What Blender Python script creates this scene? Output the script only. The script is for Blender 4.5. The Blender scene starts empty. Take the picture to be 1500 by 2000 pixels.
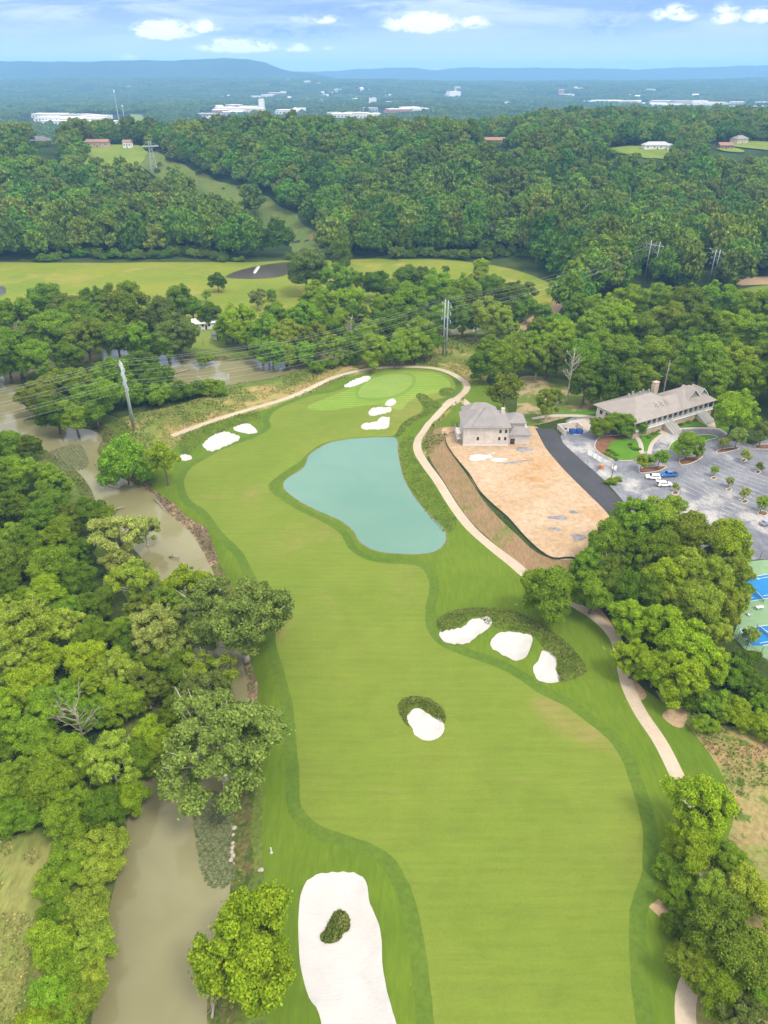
import bpy, bmesh, math, random
import numpy as np
from mathutils import Vector, Matrix
from mathutils.geometry import delaunay_2d_cdt

random.seed(7)
rng = np.random.default_rng(7)
scene = bpy.context.scene
COL = scene.collection

# ------------------------------------------------------------------ camera
F = 1388.0; TILT = math.radians(31.6); CAMZ = 115.0
cT, sT = math.cos(TILT), math.sin(TILT)
cam_d = bpy.data.cameras.new('camera')
cam = bpy.data.objects.new('camera', cam_d); COL.objects.link(cam)
cam.location = (0, 0, CAMZ)
cam.rotation_euler = (math.radians(90) - TILT, 0, 0)
cam_d.sensor_fit = 'HORIZONTAL'; cam_d.sensor_width = 36
cam_d.lens = 36 * F / 1500
cam_d.clip_start = 1; cam_d.clip_end = 60000
scene.camera = cam

def P(px, py, z=0.0):
    """where the sight line through a point of the photograph meets the height z"""
    u = (px - 750) / F; v = (py - 1000) / F
    t = (z - CAMZ) / (-(sT + v * cT))
    return u * t, (cT - v * sT) * t
def depth(px, py, z=0.0):
    v = (py - 1000) / F
    return (CAMZ - z) / (sT + v * cT)

def ss(a, b, x):
    t = np.clip((np.asarray(x, float) - a) / (b - a), 0, 1)
    return t * t * (3 - 2 * t)

# ------------------------------------------------------------------ polygons
def catmull(pts, closed=True, n=6):
    p = np.asarray(pts, float); N = len(p); out = []
    rngi = range(N) if closed else range(N - 1)
    for i in rngi:
        if closed:
            a, b, c, d = p[(i - 1) % N], p[i], p[(i + 1) % N], p[(i + 2) % N]
        else:
            a, b, c, d = p[max(i - 1, 0)], p[i], p[i + 1], p[min(i + 2, N - 1)]
        for k in range(n):
            t = k / n
            out.append(.5 * ((2 * b) + (-a + c) * t + (2 * a - 5 * b + 4 * c - d) * t * t + (-a + 3 * b - 3 * c + d) * t ** 3))
    if not closed: out.append(p[-1])
    return np.array(out)
def resample(p, ds, closed=True):
    p = np.asarray(p, float)
    q = np.vstack([p, p[:1]]) if closed else p
    L = np.concatenate([[0], np.cumsum(np.hypot(*(np.diff(q, axis=0).T)))])
    n = max(4, int(round(L[-1] / ds)))
    s = np.linspace(0, L[-1], n, endpoint=not closed)
    return np.c_[np.interp(s, L, q[:, 0]), np.interp(s, L, q[:, 1])]
def area2(p):
    x, y = p[:, 0], p[:, 1]
    return float(np.sum(x * np.roll(y, -1) - y * np.roll(x, -1)))
def offset(p, d):
    """outline moved outwards by d"""
    if area2(p) < 0: p = p[::-1]
    t = np.roll(p, -1, 0) - np.roll(p, 1, 0)
    t /= np.maximum(np.hypot(t[:, 0], t[:, 1]), 1e-9)[:, None]
    return p + d * np.c_[t[:, 1], -t[:, 0]]
def inside(p, x, y):
    res = np.zeros(len(x), bool)
    m = (x >= p[:, 0].min()) & (x <= p[:, 0].max()) & (y >= p[:, 1].min()) & (y <= p[:, 1].max())
    if not m.any(): return res
    xs, ys = x[m], y[m]; r = np.zeros(len(xs), bool)
    a = p; b = np.roll(p, -1, 0)
    for (x1, y1), (x2, y2) in zip(a, b):
        if y1 == y2: continue
        c = ((y1 > ys) != (y2 > ys)) & (xs < (x2 - x1) * (ys - y1) / (y2 - y1) + x1)
        r ^= c
    res[m] = r
    return res
def sdist(p, x, y, reach=30.0):
    """signed distance, negative inside; only exact within reach"""
    x = np.asarray(x, float); y = np.asarray(y, float)
    d = np.full(x.shape, 1e6)
    m = (x >= p[:, 0].min() - reach) & (x <= p[:, 0].max() + reach) & (y >= p[:, 1].min() - reach) & (y <= p[:, 1].max() + reach)
    if not m.any(): return d
    xs, ys = x[m], y[m]; dd = np.full(xs.shape, 1e12)
    b = np.roll(p, -1, 0)
    for (x1, y1), (x2, y2) in zip(p, b):
        ex, ey = x2 - x1, y2 - y1
        t = np.clip(((xs - x1) * ex + (ys - y1) * ey) / max(ex * ex + ey * ey, 1e-9), 0, 1)
        dd = np.minimum(dd, (xs - x1 - t * ex) ** 2 + (ys - y1 - t * ey) ** 2)
    dd = np.sqrt(dd)
    dd[inside(p, xs, ys)] *= -1
    d[m] = dd
    return d

# ------------------------------------------------------------------ heights
PLAT = np.array([P(x, y, 2) for x, y in [(862, 828), (1045, 822), (1110, 795), (1160, 775), (1230, 755), (1400, 755), (1660, 770), (1700, 1085), (1440, 1098), (1330, 1120), (1215, 1110), (1132, 1088), (1060, 1080), (1000, 1015), (935, 955), (895, 905), (868, 870)]])
def vnoise(x, y, s, k=0):
    return (np.sin(x / s + 1.3 + k) * np.cos(y / (s * 1.27) + .4 * k) + .6 * np.sin((x + y) / (s * .71) + 2.1 * k) * np.cos((x - .7 * y) / (s * .83) + k)) / 1.6
def hplain(x, y):
    x = np.asarray(x, float); y = np.asarray(y, float)
    yy = y + 18 * np.sin(x / 95.0)
    crest = 48 + 6 * np.exp(-((x + 80) / 150) ** 2) + 3 * ss(60, 300, x)
    h = crest * ss(545, 835, yy) * (1 - .85 * ss(865 + 335 * ss(0, 420, x), 1360 + 500 * ss(0, 420, x), y))
    h = h + ss(600, 760, y) * 5 * vnoise(x, y, 90)
    # gully that the power line cutting follows up the hill
    cx = np.interp(y, [540, 600, 680, 760, 850], [-62, -75, -165, -262, -330])
    h = h - 9 * np.exp(-((x - cx) / 34) ** 2) * ss(560, 640, y) * (1 - ss(760, 850, y))
    far = 14 * vnoise(x, y, 420, 1) * ss(1400, 2600, y) * (1 - ss(2600, 4000, y))
    far = far + ss(3900, 6100, y) * (66 + 26 * vnoise(x, y, 900, 2) + 9 * vnoise(x, y, 330, 3)) * (1 - ss(6600, 7600, y) * .9)
    h = h + far
    return h + 2.0 * (1 - ss(0, 11, sdist(PLAT, x, y)))
def hp1(x, y): return float(hplain(np.array([x]), np.array([y]))[0])
def G(px, py, dz=0.0):
    """point of the plain ground under a point of the photograph"""
    z = 0.0
    for _ in range(7):
        x, y = P(px, py, z + dz); z = hp1(x, y)
    return x, y, z
def march(px, py, t0=400, t1=1600):
    """like G, for the steep hillside"""
    u = (px - 750) / F; v = (py - 1000) / F
    t = np.linspace(t0, t1, 2400)
    x, y, z = u * t, (cT - v * sT) * t, CAMZ - (sT + v * cT) * t
    k = np.argmax(z < hplain(x, y))
    return float(x[k]), float(y[k]), float(hplain(x[k:k + 1], y[k:k + 1])[0])
def poly(pts, smooth=True, ds=2.0, dz=0.0):
    w = np.array([G(a, b, dz)[:2] for a, b in pts])
    if smooth: w = catmull(w)
    w = resample(w, ds) if smooth else dense(w, ds)
    return w
def dense(w, ds):
    out = []
    for i in range(len(w)):
        a, b = w[i], w[(i + 1) % len(w)]
        n = max(1, int(np.hypot(*(b - a)) / ds))
        for k in range(n): out.append(a + (b - a) * k / n)
    return np.array(out)
def ribbon(pts, width, ds=2.0, smooth=True):
    w = np.array([G(a, b)[:2] for a, b in pts])
    if smooth: w = resample(catmull(w, False), ds, False)
    t = np.gradient(w, axis=0); t /= np.hypot(t[:, 0], t[:, 1])[:, None]
    n = np.c_[-t[:, 1], t[:, 0]] * (np.asarray(width) / 2 if np.ndim(width) == 0 else np.interp(np.linspace(0, 1, len(w)), np.linspace(0, 1, len(width)), width)[:, None] / 2)
    return np.vstack([w + n, (w - n)[::-1]])

# ------------------------------------------------------------------ materials
def lin(r, g, b):
    f = lambda c: (c / 255 / 12.92) if c <= 10 else ((c / 255 + .055) / 1.055) ** 2.4
    return (f(r), f(g), f(b), 1)
K = .77      # albedo level that goes with the exposure below
def sc(c): return tuple(q * K for q in c[:3]) + (1,) if c else c
def new_mat(name):
    m = bpy.data.materials.new(name); m.use_nodes = True
    nt = m.node_tree
    return m, nt, nt.nodes['Principled BSDF']
def N(nt, kind, **kw):
    n = nt.nodes.new(kind)
    for k, v in kw.items():
        if k in n.inputs: n.inputs[k].default_value = v
        else: setattr(n, k, v)
    return n
def noise_node(nt, vec, scale, detail=4, rough=.55, dist=0.0):
    n = nt.nodes.new('ShaderNodeTexNoise')
    n.inputs['Scale'].default_value = scale; n.inputs['Detail'].default_value = detail
    n.inputs['Roughness'].default_value = rough; n.inputs['Distortion'].default_value = dist
    if vec is not None: nt.links.new(vec, n.inputs['Vector'])
    return n.outputs['Fac']
def ramp(nt, fac, a, b):
    n = nt.nodes.new('ShaderNodeMapRange'); n.interpolation_type = 'SMOOTHSTEP'
    n.inputs['From Min'].default_value = a; n.inputs['From Max'].default_value = b
    nt.links.new(fac, n.inputs['Value'])
    return n.outputs['Result']
def mixc(nt, fac, a, b, mode='MIX'):
    n = nt.nodes.new('ShaderNodeMix'); n.data_type = 'RGBA'; n.blend_type = mode
    if isinstance(fac, float): n.inputs[0].default_value = fac
    else: nt.links.new(fac, n.inputs[0])
    for k, c in ((6, a), (7, b)):
        if isinstance(c, tuple): n.inputs[k].default_value = c
        else: nt.links.new(c, n.inputs[k])
    return n.outputs[2]
def worldpos(nt, scale=(1, 1, 1), rotz=0.0):
    g = nt.nodes.new('ShaderNodeNewGeometry')
    m = nt.nodes.new('ShaderNodeMapping')
    m.inputs['Scale'].default_value = scale; m.inputs['Rotation'].default_value = (0, 0, rotz)
    nt.links.new(g.outputs['Position'], m.inputs['Vector'])
    return m.outputs['Vector']
def bump(nt, b, h, strength, dist=.1):
    n = nt.nodes.new('ShaderNodeBump'); n.inputs['Strength'].default_value = strength; n.inputs['Distance'].default_value = dist
    nt.links.new(h, n.inputs['Height']); nt.links.new(n.outputs['Normal'], b.inputs['Normal'])
def ground_mat(name, c1, c2, s1=.05, c3=None, s3=.12, t3=(.55, .72), fine=1.6, famt=.35, rough=.9, bstr=.5, bdist=.15, stretch=(1, 1, 1), rotz=0.0, c4=None, s4=.3, t4=(.6, .7)):
    m, nt, b = new_mat(name); c1, c2, c3, c4 = sc(c1), sc(c2), sc(c3), sc(c4)
    p = worldpos(nt); ps = worldpos(nt, stretch, rotz)
    c = mixc(nt, ramp(nt, noise_node(nt, p, s1, 5, .6), .32, .68), c1, c2)
    if c3: c = mixc(nt, ramp(nt, noise_node(nt, p, s3, 6, .62, .4), *t3), c, c3)
    if c4: c = mixc(nt, ramp(nt, noise_node(nt, p, s4, 5, .65, .8), *t4), c, c4)
    f = noise_node(nt, ps, fine, 5, .7)
    g = nt.nodes.new('ShaderNodeMapRange'); g.inputs['From Min'].default_value = .3; g.inputs['From Max'].default_value = .7
    g.inputs['To Min'].default_value = 1 - famt; g.inputs['To Max'].default_value = 1 + famt
    nt.links.new(f, g.inputs['Value'])
    h = nt.nodes.new('ShaderNodeVectorMath'); h.operation = 'SCALE'
    nt.links.new(c, h.inputs[0]); nt.links.new(g.outputs[0], h.inputs['Scale'])
    nt.links.new(h.outputs[0], b.inputs['Base Color'])
    b.inputs['Roughness'].default_value = rough; b.inputs['Specular IOR Level'].default_value = .06
    if bstr: bump(nt, b, f, bstr, bdist)
    return m
def plain(name, c, rough=.6, metal=0.0, var=.12, scale=.8, spec=.3):
    m, nt, b = new_mat(name); c = sc(c)
    p = worldpos(nt)
    d = tuple(x * (1 - var) for x in c[:3]) + (1,); e = tuple(min(1, x * (1 + var)) for x in c[:3]) + (1,)
    nt.links.new(mixc(nt, ramp(nt, noise_node(nt, p, scale, 5, .6), .3, .7), d, e), b.inputs['Base Color'])
    b.inputs['Roughness'].default_value = rough; b.inputs['Metallic'].default_value = metal
    b.inputs['Specular IOR Level'].default_value = spec
    return m
def water_mat(name, c1, c2, s=.03, rough=.06, ripple=.05, rs=1.2):
    m, nt, b = new_mat(name); c1, c2 = sc(c1), sc(c2)
    p = worldpos(nt)
    nt.links.new(mixc(nt, ramp(nt, noise_node(nt, p, s, 4, .55, .5), .35, .65), c1, c2), b.inputs['Base Color'])
    b.inputs['Roughness'].default_value = rough; b.inputs['IOR'].default_value = 1.33
    bump(nt, b, noise_node(nt, p, rs, 3, .5, .3), ripple, .06)
    return m

# ------------------------------------------------------------------ object helpers
def tag(o, label=None, cat=None, group=None, kind=None):
    if label: o['label'] = label
    if cat: o['category'] = cat
    if group: o['group'] = group
    if kind: o['kind'] = kind
    return o
def empty(name, loc, rz=0.0, label=None, cat=None, group=None):
    o = bpy.data.objects.new(name, None); COL.objects.link(o)
    o.location = loc; o.rotation_euler = (0, 0, rz); o.empty_display_size = .5
    return tag(o, label, cat, group)
def link_mesh(name, me, parent=None, mat=None):
    o = bpy.data.objects.new(name, me); COL.objects.link(o)
    if mat is not None and len(me.materials) == 0: me.materials.append(mat)
    if parent is not None: o.parent = parent
    return o
class MB:
    """collects boxes, tubes and faces into one mesh"""
    def __init__(s): s.v = []; s.f = []
    def face(s, pts):
        k = len(s.v); s.v += [tuple(map(float, p)) for p in pts]; s.f.append(tuple(range(k, k + len(pts)))); return s
    def box(s, x0, x1, y0, y1, z0, z1):
        k = len(s.v)
        s.v += [(x, y, z) for z in (z0, z1) for x, y in ((x0, y0), (x1, y0), (x1, y1), (x0, y1))]
        s.f += [(k, k + 3, k + 2, k + 1), (k + 4, k + 5, k + 6, k + 7)] + [(k + i, k + (i + 1) % 4, k + 4 + (i + 1) % 4, k + 4 + i) for i in range(4)]
        return s
    def tube(s, pts, radii, n=6, cap=True):
        pts = [Vector(p) for p in pts]
        if not hasattr(radii, '__len__'): radii = [radii] * len(pts)
        k = len(s.v); up = Vector((.13, .21, 1))
        for i, p in enumerate(pts):
            t = (pts[min(i + 1, len(pts) - 1)] - pts[max(i - 1, 0)]).normalized()
            a = t.cross(up if abs(t.z) < .95 else Vector((1, .1, 0))).normalized(); b = t.cross(a)
            for j in range(n):
                an = 2 * math.pi * j / n
                s.v.append(tuple(p + (a * math.cos(an) + b * math.sin(an)) * radii[i]))
        for i in range(len(pts) - 1):
            for j in range(n):
                s.f.append((k + i * n + j, k + i * n + (j + 1) % n, k + (i + 1) * n + (j + 1) % n, k + (i + 1) * n + j))
        if cap:
            s.f.append(tuple(k + j for j in range(n))[::-1]); s.f.append(tuple(k + (len(pts) - 1) * n + j for j in range(n)))
        return s
    def prism(s, prof, y0, y1):
        """profile in x,z drawn out along y"""
        k = len(s.v); n = len(prof)
        s.v += [(x, y0, z) for x, z in prof] + [(x, y1, z) for x, z in prof]
        s.f += [tuple(range(k, k + n)), tuple(range(k + n, k + 2 * n))[::-1]]
        s.f += [(k + i, k + n + i, k + n + (i + 1) % n, k + (i + 1) % n) for i in range(n)]
        return s
    def mesh(s, name, fix=True):
        me = bpy.data.meshes.new(name); me.from_pydata(s.v, [], s.f); me.update()
        if fix:
            bm = bmesh.new(); bm.from_mesh(me); bmesh.ops.recalc_face_normals(bm, faces=bm.faces); bm.to_mesh(me); bm.free()
        return me
    def build(s, name, mat, parent=None, bevel=0.0, smooth=False, loc=None):
        me = s.mesh(name)
        if bevel:
            bm = bmesh.new(); bm.from_mesh(me); bmesh.ops.remove_doubles(bm, verts=bm.verts, dist=1e-4)
            bmesh.ops.bevel(bm, geom=[e for e in bm.edges if e.is_manifold and e.calc_face_angle(0) > .5], offset=bevel, segments=2, affect='EDGES', clamp_overlap=True)
            bm.to_mesh(me); bm.free()
        if smooth: me.shade_smooth()
        o = link_mesh(name, me, parent, mat)
        if loc is not None: o.location = loc
        return o

# ------------------------------------------------------------------ zones of the ground
def px(*a): return [tuple(p) for p in a]
MAT = {}
ZONES = []      # name, material, outline ; later ones lie on top
def zone(name, mat, outline): ZONES.append((name, mat, outline)); return outline

FAIRWAY = poly([(848, 2000), (837, 1893), (827, 1827), (810, 1753), (790, 1707), (767, 1673), (733, 1650), (687, 1633), (633, 1615), (603, 1595), (586, 1565), (585, 1520), (580, 1460), (572, 1380), (556, 1316), (540, 1264), (534, 1215), (504, 1136), (490, 1110), (473, 1078), (433, 1037), (405, 1000), (373, 977), (361, 953), (361, 932), (375, 912), (400, 897), (433, 880), (480, 863), (512, 850), (529, 835), (526, 820), (535, 805), (560, 790), (610, 772), (650, 765), (672, 758), (700, 750), (722, 738), (735, 728), (790, 721), (845, 724), (876, 735), (890, 752), (880, 771), (850, 780), (826, 783), (815, 775), (824, 790), (822, 803), (800, 815), (783, 828), (770, 846), (740, 849), (680, 853), (632, 862), (605, 878), (583, 900), (550, 922), (530, 938), (524, 950), (537, 966), (583, 995), (633, 1020), (665, 1042), (680, 1068), (705, 1088), (745, 1100), (790, 1102), (822, 1110), (838, 1136), (836, 1165), (830, 1195), (836, 1232), (862, 1262), (920, 1286), (960, 1300), (1005, 1322), (1050, 1353), (1110, 1383), (1150, 1413), (1187, 1443), (1213, 1481), (1232, 1535), (1250, 1597), (1256, 1643), (1252, 1703), (1240, 1743), (1229, 1780), (1228, 1850), (1233, 1933), (1242, 2000), (1262, 2250), (870, 2250)], ds=1.6)
_j = np.random.default_rng(2)
FAIRWAY = FAIRWAY + _j.normal(size=FAIRWAY.shape) * .045
POND = poly([(554, 943), (557, 957), (587, 980), (627, 1000), (667, 1018), (690, 1037), (702, 1057), (727, 1073), (762, 1080), (820, 1082), (853, 1075), (870, 1057), (866, 1033), (833, 1000), (807, 967), (790, 937), (782, 910), (777, 883), (774, 857), (747, 854), (700, 856), (650, 863), (620, 877), (603, 890), (597, 907), (586, 919), (563, 933)], ds=1.3, dz=-.8)
RIVER = poly([(935, 628), (820, 655), (720, 672), (640, 690), (560, 697), (450, 705), (380, 702), (330, 694), (270, 687), (200, 680), (140, 684), (60, 700), (-40, 735), (-90, 790), (-50, 838), (30, 852), (70, 868), (110, 893), (150, 920), (175, 950), (190, 985), (215, 1020), (250, 1060), (295, 1110), (330, 1160), (352, 1220), (345, 1300), (320, 1370), (300, 1440), (272, 1510), (252, 1580), (245, 1640), (232, 1700), (214, 1770), (203, 1850), (190, 1930), (178, 2000), (150, 2250), (430, 2250), (412, 2060), (404, 1980), (412, 1900), (436, 1820), (448, 1750), (452, 1690), (446, 1640), (456, 1570), (468, 1490), (482, 1400), (482, 1340), (470, 1270), (448, 1195), (420, 1125), (398, 1082), (372, 1040), (330, 1005), (300, 968), (262, 945), (230, 930), (200, 905), (190, 878), (200, 858), (185, 842), (145, 834), (105, 832), (80, 806), (58, 775), (42, 750), (60, 727), (110, 713), (180, 706), (250, 706), (310, 713), (340, 736), (385, 752), (440, 752), (475, 748), (530, 738), (610, 717), (700, 697), (800, 677), (890, 655), (945, 642)], ds=2.2, dz=-2.0)
BUNKERS = [
 ('long white sand bunker with a grassy island beside the brown river bank', [(600, 1722), (620, 1710), (650, 1705), (687, 1705), (707, 1713), (717, 1730), (722, 1763), (737, 1797), (745, 1833), (747, 1883), (757, 1940), (772, 1993), (790, 2060), (760, 2130), (680, 2130), (640, 2060), (623, 1980), (603, 1947), (588, 1893), (584, 1850), (583, 1800), (588, 1747)]),
 ('lone kidney of white sand in the middle of the broad fairway', [(795, 1398), (803, 1387), (817, 1383), (830, 1389), (845, 1399), (860, 1404), (868, 1417), (866, 1430), (855, 1440), (838, 1445), (820, 1441), (808, 1433), (806, 1420), (797, 1410)]),
 ('lobed bunker farthest from the cart path under the dark fescue bank', [(859, 1236), (888, 1230), (905, 1226), (920, 1213), (940, 1208), (957, 1212), (960, 1222), (945, 1235), (930, 1245), (915, 1257), (895, 1259), (872, 1257), (862, 1249)]),
 ('squarish bunker, middle one of the three along the dark fescue bank', [(958, 1255), (968, 1243), (985, 1236), (1005, 1238), (1025, 1240), (1040, 1247), (1035, 1268), (1028, 1285), (1015, 1292), (995, 1288), (975, 1277), (960, 1267)]),
 ('notched bunker closing the dark fescue bank on the cart path side', [(1060, 1272), (1075, 1277), (1085, 1288), (1087, 1300), (1084, 1310), (1091, 1320), (1092, 1332), (1075, 1337), (1055, 1332), (1045, 1322), (1041, 1305), (1050, 1295), (1055, 1282)]),
 ('tiny round bunker, uppermost of three beside the putting green', [(752, 789), (758, 781), (768, 778), (774, 785), (767, 792), (756, 793)]),
 ('oval bunker, middle of the three between putting green and pond', [(720, 806), (728, 797), (745, 795), (763, 796), (763, 803), (748, 808), (734, 812), (723, 811)]),
 ('boot-shaped bunker just above the turquoise pond', [(706, 832), (714, 827), (735, 824), (742, 816), (760, 815), (761, 822), (757, 836), (738, 838), (709, 838)]),
 ('slim oblong bunker behind the putting green under the curving path', [(672, 754), (688, 744), (708, 737), (724, 737), (720, 744), (702, 752), (684, 757)]),
 ('larger ragged bunker against the tall grass near the steel poles', [(396, 869), (410, 857), (425, 848), (440, 845), (455, 850), (469, 855), (464, 863), (445, 871), (430, 877), (412, 882), (402, 878)]),
 ('smaller lobed bunker beside the ragged one near the path start', [(456, 838), (470, 832), (488, 831), (503, 844), (495, 850), (478, 849), (464, 846)]),
 ('little oval bunker half hidden behind the slim lime tree', [(352, 890), (362, 887), (374, 891), (373, 897), (360, 900), (353, 897)]),
]
BUNK = [(l, poly(p, ds=.9)) for l, p in BUNKERS]
ISLE = poly([(643, 1793), (650, 1778), (663, 1772), (678, 1778), (684, 1797), (681, 1812), (670, 1816), (664, 1830), (645, 1837), (629, 1834), (625, 1823), (634, 1811)], ds=.7)
FESC = [poly([(852, 1216), (870, 1200), (910, 1189), (960, 1188), (1010, 1198), (1060, 1222), (1100, 1250), (1130, 1280), (1144, 1300), (1143, 1316), (1120, 1328), (1092, 1334), (1085, 1290), (1060, 1268), (1040, 1245), (1000, 1234), (965, 1228), (930, 1206), (900, 1224), (862, 1235)], ds=1.4),
        poly([(777, 1380), (786, 1365), (808, 1359), (835, 1362), (858, 1376), (870, 1393), (868, 1412), (845, 1398), (815, 1382), (795, 1398), (800, 1420), (788, 1408)], ds=.9),
        poly([(356, 852), (400, 833), (450, 818), (500, 806), (508, 820), (470, 832), (440, 844), (410, 856), (385, 872), (368, 888), (350, 880)], ds=1.5),
        poly([(812, 772), (826, 768), (842, 778), (858, 788), (852, 800), (832, 812), (812, 822), (800, 832), (786, 845), (772, 850), (785, 828), (802, 815), (822, 806), (828, 795)], ds=1.4),
        poly([(780, 862), (800, 850), (815, 862), (814, 882), (828, 908), (850, 942), (872, 976), (892, 1012), (888, 1030), (868, 1036), (835, 1000), (809, 967), (792, 937), (784, 910)], ds=1.6),
        poly([(858, 763), (868, 757), (882, 758), (888, 766), (874, 774), (860, 772)], ds=.9)]
PATH_PTS = [(336, 852), (420, 822), (500, 797), (585, 768), (650, 738), (720, 722), (790, 717), (850, 720), (888, 733), (911, 751), (908, 765), (893, 777), (870, 793), (850, 814), (830, 838), (817, 858), (816, 880), (832, 908), (856, 941), (886, 990), (920, 1033), (960, 1068), (1000, 1098), (1030, 1123), (1080, 1153), (1130, 1183), (1170, 1210), (1203, 1248), (1216, 1298), (1226, 1340), (1250, 1390), (1290, 1450), (1322, 1515), (1348, 1570), (1372, 1650), (1384, 1740), (1376, 1840), (1352, 1910), (1338, 1960), (1346, 2060), (1380, 2260)]

# --- the broad country first
zone('meadow', 'meadow', poly([(-260, 520), (-100, 512), (120, 513), (330, 512), (480, 512), (560, 508), (640, 508), (760, 506), (900, 510), (1000, 525), (1060, 548), (1110, 575), (1060, 600), (960, 590), (850, 590), (780, 612), (700, 618), (600, 612), (520, 625), (430, 640), (300, 625), (180, 615), (60, 612), (-60, 612), (-260, 620)], ds=4))
zone('homestead_lawn', 'lawn_yellow', poly([(365, 660), (420, 640), (500, 640), (540, 680), (500, 700), (450, 702), (385, 696)], ds=3))
zone('river_flat', 'lawn_yellow', poly([(95, 720), (150, 690), (215, 683), (260, 695), (230, 706), (150, 712)], ds=3))
zone('far_field', 'lawn_yellow', poly([(1450, 566), (1520, 556), (1700, 556), (1700, 600), (1500, 590)], ds=4))
zone('dirt_track', 'bare_earth', poly([(1050, 612), (1082, 590), (1098, 560), (1112, 562), (1102, 592), (1088, 612), (1060, 630), (1010, 650), (990, 648)], ds=3))
zone('sandy_patch', 'bare_earth', poly([(1440, 556), (1450, 544), (1500, 540), (1700, 540), (1700, 558), (1500, 556)], ds=3))
zone('dry_grass', 'dry_grass', poly([(270, 880), (200, 850), (240, 815), (330, 795), (430, 765), (480, 752), (610, 722), (700, 702), (800, 684), (880, 662), (935, 655), (975, 700), (950, 740), (960, 790), (940, 812), (880, 850), (820, 900), (790, 860), (700, 760), (500, 820), (360, 880), (320, 930), (290, 915)], ds=3))
zone('clubhouse_ground', 'scrub_dirt', poly([(1010, 740), (1060, 735), (1130, 750), (1180, 770), (1170, 800), (1120, 812), (1050, 830), (1005, 838), (1010, 790)], ds=2.5))
zone('scrub_ground', 'scrub', poly([(1280, 1350), (1330, 1380), (1420, 1420), (1500, 1400), (1660, 1380), (1800, 1800), (1600, 2250), (1380, 2250), (1360, 1900), (1400, 1720), (1420, 1590), (1350, 1450)], ds=2.5))
zone('river_field', 'hay_field', poly([(-220, 1700), (-60, 1665), (60, 1625), (112, 1610), (118, 1660), (88, 1760), (66, 1850), (52, 1950), (30, 2250), (-350, 2250)], ds=2.5))
zone('dry_verge', 'dry_verge', ribbon([(336, 845), (420, 813), (500, 788), (585, 758), (650, 727), (720, 710), (790, 705), (860, 708), (905, 722), (930, 748)], [5, 8, 7, 8, 6, 7], 2))
BANK = offset(RIVER, 4.0)
zone('bank_grass', 'bank_green', offset(RIVER, 10.5))
zone('river_bank', 'bank', BANK)
ROUGH = zone('rough', 'rough', poly([(545, 2250), (522, 1980), (517, 1800), (516, 1700), (512, 1620), (514, 1540), (508, 1460), (504, 1400), (496, 1340), (486, 1280), (470, 1210), (448, 1130), (425, 1090), (398, 1050), (372, 1018), (340, 1000), (315, 980), (300, 950), (290, 925), (318, 905), (345, 870), (400, 838), (500, 806), (600, 772), (660, 745), (720, 728), (790, 722), (850, 726), (884, 738), (902, 752), (898, 764), (880, 778), (850, 808), (826, 838), (812, 860), (812, 882), (850, 940), (890, 1002), (925, 1045), (1010, 1112), (1030, 1120), (1080, 1150), (1170, 1206), (1205, 1248), (1222, 1310), (1280, 1362), (1320, 1385), (1345, 1420), (1390, 1480), (1420, 1540), (1432, 1600), (1400, 1680), (1330, 1800), (1330, 1950), (1350, 2250)], ds=2.0))
zone('garden_rough', 'rough', poly([(845, 850), (870, 815), (892, 790), (918, 800), (905, 832), (890, 842)], ds=1.6))
zone('side_lawn', 'rough', poly([(918, 752), (945, 742), (985, 790), (1000, 825), (960, 840), (925, 808), (905, 790)], ds=1.8))
CUT = zone('semi_rough', 'first_cut', offset(FAIRWAY, 2.6))
zone('fairway', 'fairway', FAIRWAY)
zone('green_apron', 'apron', poly([(600, 795), (640, 775), (690, 757), (730, 735), (790, 725), (846, 728), (872, 740), (880, 752), (868, 765), (830, 770), (800, 782), (780, 800), (730, 790), (650, 800)], ds=1.6))
zone('green_collar', 'collar', poly([(696, 776), (699, 754), (733, 734), (772, 727), (806, 732), (812, 746), (800, 763), (772, 776), (734, 782)], ds=1.2))
GREEN = zone('putting_green', 'green', poly([(703, 774), (706, 756), (736, 738), (771, 731), (800, 735), (805, 746), (794, 760), (769, 772), (735, 777)], ds=1.2))
for i, q in enumerate(FESC): zone('fescue', 'fescue' if i < 2 else 'long_grass', q)
for l, q in BUNK: zone('bunker', 'sand', q)
zone('fescue', 'fescue', ISLE)
zone('brown_slope', 'slope', poly([(832, 855), (850, 838), (872, 836), (872, 862), (884, 888), (912, 928), (950, 985), (1005, 1040), (1060, 1085), (1132, 1092), (1135, 1130), (1132, 1180), (1080, 1148), (1030, 1112), (1000, 1090), (955, 1052), (920, 1020), (890, 978), (864, 935), (840, 895)], ds=1.8))
PAD = zone('dirt_pad', 'dirt', poly([(865, 836), (905, 834), (980, 836), (1049, 834), (1062, 869), (1093, 908), (1127, 943), (1171, 986), (1190, 1008), (1205, 1040), (1180, 1080), (1127, 1092), (1080, 1090), (1058, 1077), (1023, 1047), (989, 1010), (958, 982), (932, 956), (915, 926), (898, 904), (880, 882), (869, 860)], ds=1.5))
zone('parking_lot', 'old_asphalt', poly([(1092, 862), (1098, 845), (1112, 835), (1105, 822), (1120, 815), (1150, 815), (1160, 828), (1158, 845), (1190, 838), (1240, 845), (1262, 880), (1270, 862), (1287, 850), (1315, 838), (1350, 834), (1395, 834), (1420, 845), (1430, 860), (1470, 868), (1520, 850), (1720, 860), (1740, 1082), (1456, 1094), (1400, 1100), (1330, 1070), (1240, 1010), (1216, 977), (1190, 947), (1162, 921), (1127, 891)], False, ds=2))
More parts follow.
